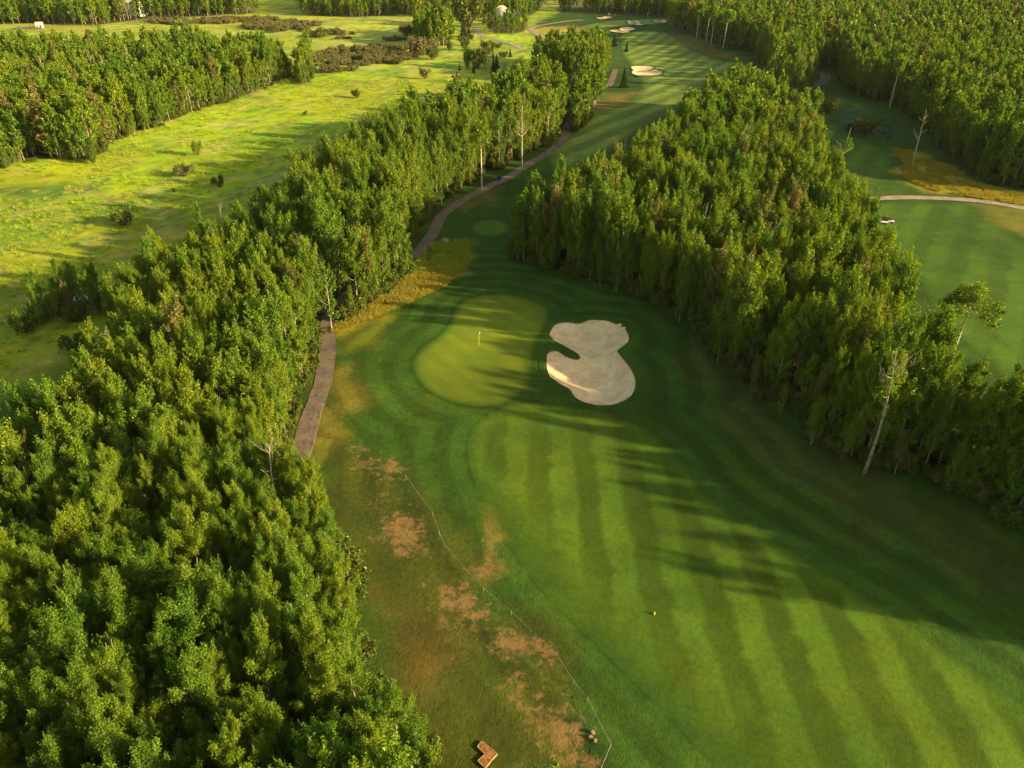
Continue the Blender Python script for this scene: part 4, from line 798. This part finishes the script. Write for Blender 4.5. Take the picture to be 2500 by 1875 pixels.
# dark thicket between meadow and lower-left wood
TH = W((30,728),(110,752),(165,772),(215,760),(262,720),(262,640),(235,575,2),(190,590,2),(120,620,2),(55,655,1))
tp = fill(TH, 2.3, 40)
stuff('thicket', [(bush_col, tp[::2], 1.0, 2.0), (mid_col, tp[1::2], .38, .68)], 'dark shady thicket between meadow and lower-left wood', seed=14)
M['reed'] = leaf_mat('reed', (.06, .12, .06), (.14, .22, .11), (.16, .2, .09), .2, .5)
reed_col = protos('reed', [bush_shape(540 + i, 1.8, 1.6, 700, .28) for i in range(4)], M['dark_bark'], M['reed'])
rd_ = fill(W((1800,238),(1870,242),(1925,262),(1945,300),(1890,302),(1830,280),(1805,258)), 1.6, 41)
stuff('reeds', [(reed_col, rd_[::3], .3, .6)], 'bluish reeds and weeds in the hollow of the right valley', seed=15)

# ------------------------------------------------------------------ small things
def gpt(a, b): x, y = at(a, b); return x, y, h1(x, y)
# flagstick
x, y, z = gpt(*[q / SD for q in (1169.5, 843)]); z += .05
fs = tag(empty('flagstick', (x, y, z)), 'white flagstick with small flag standing on the putting green', 'flagstick')
m_ = MB(); m_.tube([(0, 0, 0), (0, 0, 2.3)], [.035, .03], 8); m_.build('pole', M['yellow'], fs); 
m_ = MB(); m_.quad((.02, 0, 2.2), (.22, .03, 2.08), (.21, .04, 1.9), (.02, 0, 1.98)); m_.quad((.02, .01, 1.98), (.21, .05, 1.9), (.22, .04, 2.08), (.02, .01, 2.2)); m_.build('flag', M['white'], fs)
m_ = MB(); m_.tube([(0, 0, 1.95), (0, 0, 2.22)], [.055, .055], 8); m_.build('collar', M['black'], fs)
for a, b, lb in ((1398, 36.5, 'distant flagstick with white flag on the far green'),):
    x, y, z = gpt(a, b); r = tag(empty('flagstick', (x, y, z + .1)), lb, 'flagstick'); m_ = MB(); m_.tube([(0, 0, 0), (0, 0, 2.3)], [.05, .05], 6); m_.build('pole', M['white'], r); m_ = MB(); m_.box((.3, 0, 2.05), (.6, .04, .4)); m_.build('flag', M['white'], r)
# rope fence
def rope_fence(pts, label, ht=.55):
    P = [gpt(*p) for p in pts]; r = tag(empty('rope_fence', P[0]), label, 'rope fence'); o = Vector(P[0])
    rp_ = MB(); line = []
    for a, b in zip(P[:-1], P[1:]):
        a = Vector(a) - o; b = Vector(b) - o
        for k in range(6): t = k / 6; q = a.lerp(b, t); line.append((q.x, q.y, q.z + ht - .12 * math.sin(math.pi * t)))
    e = Vector(P[-1]) - o; line.append((e.x, e.y, e.z + ht)); rp_.tube(line, [.011] * len(line), 5); rp_.build('rope', M['rope'], r)
    for p in P: q = Vector(p) - o; s_ = MB(); s_.tube([(q.x, q.y, q.z - .1), (q.x, q.y, q.z + ht + .06)], [.03, .03], 6); s_.build('stake', M['log'], r)
rope_fence([(876,1033),(934,1113),(949,1156),(961,1184),(1002,1233),(1044,1277),(1104,1328),(1201,1419),(1238,1478),(1268,1515),(1319,1616),(1301,1659),(1250,1780)], 'long low white rope on stakes across the patchy rough')
rope_fence([(699,880),(690,920),(680,960),(668,998),(655,1040)], 'short white rope along the right side of the near path')
# blue bin
x, y, z = gpt(1219 / SD, 441 / SD); r = tag(empty('waste_bin', (x, y, z)), 'blue litter bin with black lid beside the cart path', 'bin')
m_ = MB(); m_.tube([(0, 0, 0), (0, 0, .1), (0, 0, .95)], [.34, .36, .42], 12); m_.build('body', M['blue'], r, sm=False); m_ = MB(); m_.tube([(0, 0, .95), (0, 0, 1.12), (0, 0, 1.25)], [.46, .44, .2], 12); m_.build('lid', M['black'], r)
# boulder
x, y, z = gpt(1087 / SD, 592 / SD); m_ = MB(); m_.blob((0, 0, .35), (.85, .7, .6), 4, 12, rough=.16); tag(m_.build('boulder', M['stone'], loc=(x, y, z)), 'grey boulder on the grass below the cart path bend', 'boulder')
# yellow distance marker on the fairway
x, y, z = gpt(1597 / SD, 1500 / SD); m_ = MB(); m_.tube([(0, 0, 0), (0, 0, .25), (0, 0, .3)], [.10, .08, .02], 10); tag(m_.build('fairway_marker', M['yellow'], loc=(x, y, z + .03)), 'small yellow marker on the striped fairway', 'marker')
# timber steps / planks at the lower edge
def plankbox(pts, label):
    P = [Vector((*ato(*p), 0)) for p in pts]; c = sum(P, Vector()) / 4; z = h1(c.x, c.y); r = tag(empty('timber_frame', (c.x, c.y, z)), label, 'timber frame')
    top = [p - c for p in P]; m_ = MB(); n_ = 7
    for k in range(n_):
        a = top[0].lerp(top[3], (k + .06) / n_); b = top[1].lerp(top[2], (k + .06) / n_); c_ = top[1].lerp(top[2], (k + .94) / n_); d = top[0].lerp(top[3], (k + .94) / n_)
        zt = .16; i = len(m_.v); m_.v += [(q.x, q.y, zz_) for zz_ in (.06, zt) for q in (a, b, c_, d)]
        for q in ((3, 2, 1, 0), (4, 5, 6, 7), (0, 1, 5, 4), (1, 2, 6, 5), (2, 3, 7, 6), (3, 0, 4, 7)): m_.f.append(tuple(i + j for j in q)); m_.m.append(0)
    m_.build('boards', M['wood'], r)
    for k in range(4):
        a, b = top[k], top[(k + 1) % 4]; d = b - a; L = d.length; e = MB(); e.box(((a.x + b.x) / 2, (a.y + b.y) / 2, .09), (L + .06, .06, .18), math.atan2(d.y, d.x)); e.build('edge_beam', M['woodpale'], r)
plankbox([(1176, 1812), (1214, 1843), (1199, 1858), (1165, 1826)], 'larger orange timber platform at the lower edge of the rough')
plankbox([(1184, 1845), (1198, 1860), (1184, 1878), (1166, 1860)], 'smaller timber platform partly hidden under leaves below the larger one')
# white benches by the right tee
for k, (a, b, sx, lb) in enumerate([(1888, 482, 1.3, 'leftmost white tee bench beside the right wood'), (1910, 484, 1.5, 'middle white tee bench right of the wood'), (1924, 482, 1.3, 'rightmost narrow white bench beside the dark mound')]):
    x, y, z = gpt(a, b); r = tag(empty('tee_bench', (x, y, z), -.4), lb, 'bench', 'white benches at the right tee'); m_ = MB(); m_.box((0, 0, .45), (sx, .9, .10)); m_.build('seat', M['white'], r)
    for s_ in (-1, 1): m_ = MB(); m_.box((s_ * sx * .35, 0, .2), (.12, .5, .4)); m_.build('leg', M['stone'], r)
x, y, z = gpt(1914, 478); m_ = MB(); m_.blob((0, 0, .1), (1.9, 1.3, .7), 9, 14, rough=.2); tag(m_.build('mulch_mound', M['mulch'], loc=(x, y, z)), 'dark mound behind the white tee benches', 'mound')  # low rough mound in a dark brown tone
# stones in the dark turf square
for k, (a, b, s_, lb) in enumerate([(1446, 1790, .26, 'largest pale stone in the bare square by the rope'), (1441, 1801, .2, 'small pale stone below the largest one by the rope'), (1452, 1809, .18, 'flat pale stone lowest in the bare square')]):
    x, y, z = gpt(a / SD, b / SD); m_ = MB(); m_.blob((0, 0, .08), (s_, s_ * .7, .2), 20 + k, 9, rough=.3); tag(m_.build('stone', M['soil_stone'], loc=(x, y, z)), lb, 'stone', 'stones in the bare square')
# hut and log pile
x, y, z = gpt(87, 61.5); r = tag(empty('hut', (x, y, z), .35), 'small white hut with red roof at the far left wood', 'hut')
m_ = MB(); m_.box((0, .0, 1.3), (3.6, 3., 2.6)); m_.build('walls', M['white'], r)
m_ = MB(); m_.v += [(-2, -1.75, 2.55), (2, -1.75, 2.55), (2, 1.75, 2.55), (-2, 1.75, 2.55), (-2, 0, 3.5), (2, 0, 3.5)]; m_.f += [(0, 1, 5, 4), (2, 3, 4, 5), (1, 2, 5), (3, 0, 4), (3, 2, 1, 0)]; m_.m += [0] * 5; m_.build('roof', M['fabric'], r); m_ = MB(); m_.tube([(-2.05, 0, 3.5), (2.05, 0, 3.5)], [.14, .14], 6); m_.build('ridge', M['redroof'], r)
m_ = MB(); m_.box((.6, -1.53, 1.), (.9, .08, 2.)); m_.build('door', M['black'], r); m_ = MB(); m_.box((-.9, -1.53, 1.5), (.8, .08, .8)); m_.build('window', M['glass'], r)
x, y, z = gpt(60, 63); m_ = MB(); rr = random.Random(8)
for k in range(46):
    a = rr.uniform(-7, 7); b = rr.uniform(-2, 2); t = rr.uniform(-.4, .4); L = rr.uniform(1.5, 3.2); zz_ = rr.uniform(.2, 1.6) * (1 - abs(a) / 9)
    m_.tube([(a - L * math.cos(t), b - L * math.sin(t) * .6, zz_), (a + L * math.cos(t), b + L * math.sin(t) * .6, zz_ + rr.uniform(-.2, .3))], [.22, .16], 6)
tag(m_.build('log_pile', M['log'], loc=(x, y, z)), 'grey heap of logs and brush left of the small hut', 'log pile')
# fabric dome
x, y, z = gpt(1088, 46); r = tag(empty('fabric_dome', (x, y, z), .5), 'pale fabric dome shelter with orange rim among far trees', 'shelter')
v = []; f = []; nA, nB = 14, 8
for i in range(nA + 1):
    for j in range(nB + 1):
        a = math.pi * i / nA; b = math.pi / 2 * j / nB; v.append((6.5 * math.cos(a) * math.cos(b), -9 * math.sin(b) * 1.0 + 3, 8.5 * math.sin(a) * math.cos(b)))
for i in range(nA):
    for j in range(nB): q = i * (nB + 1) + j; f.append((q, q + 1, q + nB + 2, q + nB + 1))
obj('canopy', mesh('canopy', v, f, M['fabric'], sm=True), r); m_ = MB(); m_.tube([(6.5 * math.cos(a), 3, 8.5 * math.sin(a)) for a in np.linspace(0, math.pi, 15)], [.3] * 15, 6); m_.build('rim', M['yellow'], r)
# far houses
def house(a, b, wd, dp, h, rz, label, h0=0.):
    x, y = at(a, b, h0); z = h1(x, y); r = tag(empty('house', (x, y, z), rz), label, 'house'); m_ = MB(); m_.box((0, 0, h / 2), (wd, dp, h)); m_.build('walls', M['white'], r)
    m_ = MB(); W2, D2 = wd / 2 + .5, dp / 2 + .5; m_.v += [(-W2, -D2, h), (W2, -D2, h), (W2, D2, h), (-W2, D2, h), (-W2, 0, h + 2.6), (W2, 0, h + 2.6)]; m_.f += [(0, 1, 5, 4), (2, 3, 4, 5), (1, 2, 5), (3, 0, 4), (3, 2, 1, 0)]; m_.m += [0] * 5; m_.build('roof', M['fabric'], r)
    for k in range(4): m_ = MB(); m_.box((-wd / 2 + wd * (k + .5) / 4, -dp / 2 - .03, h * .55), (1.2, .1, 1.3)); m_.build('window', M['glass'], r)
house(274, 4, 22, 10, 8, -.25, 'white-roofed building behind the trees at upper left', 8.)
house(880, -4, 14, 9, 5, .2, 'white house glimpsed between the trunks at top centre', 3.)
# golf cart and player by the far green
x, y, z = gpt(1486 / SD, 36.5 / SD); r = tag(empty('golf_cart', (x, y, z), .5), 'dark golf cart parked behind the far green', 'golf cart')
m_ = MB(); m_.box((0, 0, .55), (2.3, 1.1, .5), top=.9); m_.build('body', M['black'], r); m_ = MB(); m_.box((-.1, 0, 1.85), (1.7, 1.15, .08)); m_.build('roof', M['black'], r); m_ = MB(); m_.box((-.2, 0, .9), (.6, 1.0, .2)); m_.box((-.5, 0, 1.2), (.12, 1.0, .5)); m_.build('seat', M['log'], r)
for a in (-.75, .65):
    for b in (-.5, .5): m_ = MB(); m_.tube([(a, b, .3), (a, b, 1.83)], [.02, .02], 5); m_.build('post', M['black'], r); m_ = MB(); m_.tube([(a, b * 1.15 - .09, .25), (a, b * 1.15 + .09, .25)], [.25, .25], 10); m_.build('wheel', M['black'], r)
def person(a, b, rz, label):
    x, y, z = gpt(a, b); r = tag(empty('person', (x, y, z + .05), rz), label, 'person'); sk = bpy.data.meshes.new('body')
    V = [(0,0,.95),(0,0,1.2),(0,0,1.42),(0,0,1.52),(0,.01,1.66),(.10,0,.9),(.12,.02,.5),(.13,0,.06),(.13,-.12,.03),(-.10,0,.9),(-.12,.02,.5),(-.13,0,.06),(-.13,-.12,.03),(.19,0,1.40),(.25,-.02,1.12),(.24,-.12,.88),(-.19,0,1.40),(-.25,-.02,1.12),(-.24,-.12,.88)]
    E = [(0,1),(1,2),(2,3),(3,4),(0,5),(5,6),(6,7),(7,8),(0,9),(9,10),(10,11),(11,12),(2,13),(13,14),(14,15),(2,16),(16,17),(17,18)]
    RAD = [.15,.14,.15,.055,.10,.10,.065,.045,.04,.10,.065,.045,.04,.06,.042,.03,.06,.042,.03]
    sk.from_pydata(V, E, []); sk.materials.append(M['cloth']); o = obj('body', sk, r); s_ = o.modifiers.new('skin', 'SKIN')
    for i_, rad in enumerate(RAD): o.data.skin_vertices[0].data[i_].radius = (rad, rad)
    o.data.skin_vertices[0].data[0].use_root = True; o.modifiers.new('sub', 'SUBSURF').levels = 1
    m_ = MB(); m_.blob((0, .02, 1.71), (.10, .11, .08), 1, 10, rough=.03); m_.build('hair', M['hair'], r)
person(1502 / SD, 40 / SD, .6, 'standing golfer in pale clothes near the far bunker')
m_ = MB(); x, y, z = gpt(1309 / SD, 8 / SD); r = tag(empty('utility_pole', (x, y, z)), 'thin wooden pole in the golden field at the top', 'pole'); m_.tube([(0, 0, 0), (0, 0, 9)], [.16, .11], 8); m_.build('post', M['log'], r); m_ = MB(); m_.box((0, 0, 8.3), (2, .14, .14)); m_.build('crossarm', M['log'], r)
# tiny pond glinting in the thicket
x, y = at(150, 655); n_ = 14; hz = h1(x, y)
v = [(x + 2.6 * math.cos(a) * (1 + .25 * math.sin(3 * a)), y + 3.6 * math.sin(a), hz + .12) for a in np.linspace(0, 2 * math.pi, n_ + 1)[:-1]]
tag(obj('pond_water', mesh('pond_water', v, [tuple(range(n_))], M['water'])), 'small glinting water patch between the thicket bushes', kind='structure')

# ------------------------------------------------------------------ evening haze: one even body of air round the whole place
HZ = True
if HZ:
    m, t, out = nmat('thin_haze'); pv = N(t, 'ShaderNodeVolumePrincipled'); pv.inputs['Density'].default_value = .00003; pv.inputs['Color'].default_value = (1.0, .93, .78, 1); pv.inputs['Anisotropy'].default_value = .3
    t.links.new(pv.outputs[0], out.inputs['Volume']); m_ = MB(); m_.box((0, 1600, 30), (5600, 4200, 72)); tag(m_.build('haze', m), 'thin golden evening haze over the whole course', kind='stuff')
    sc.cycles.volume_bounces = 0
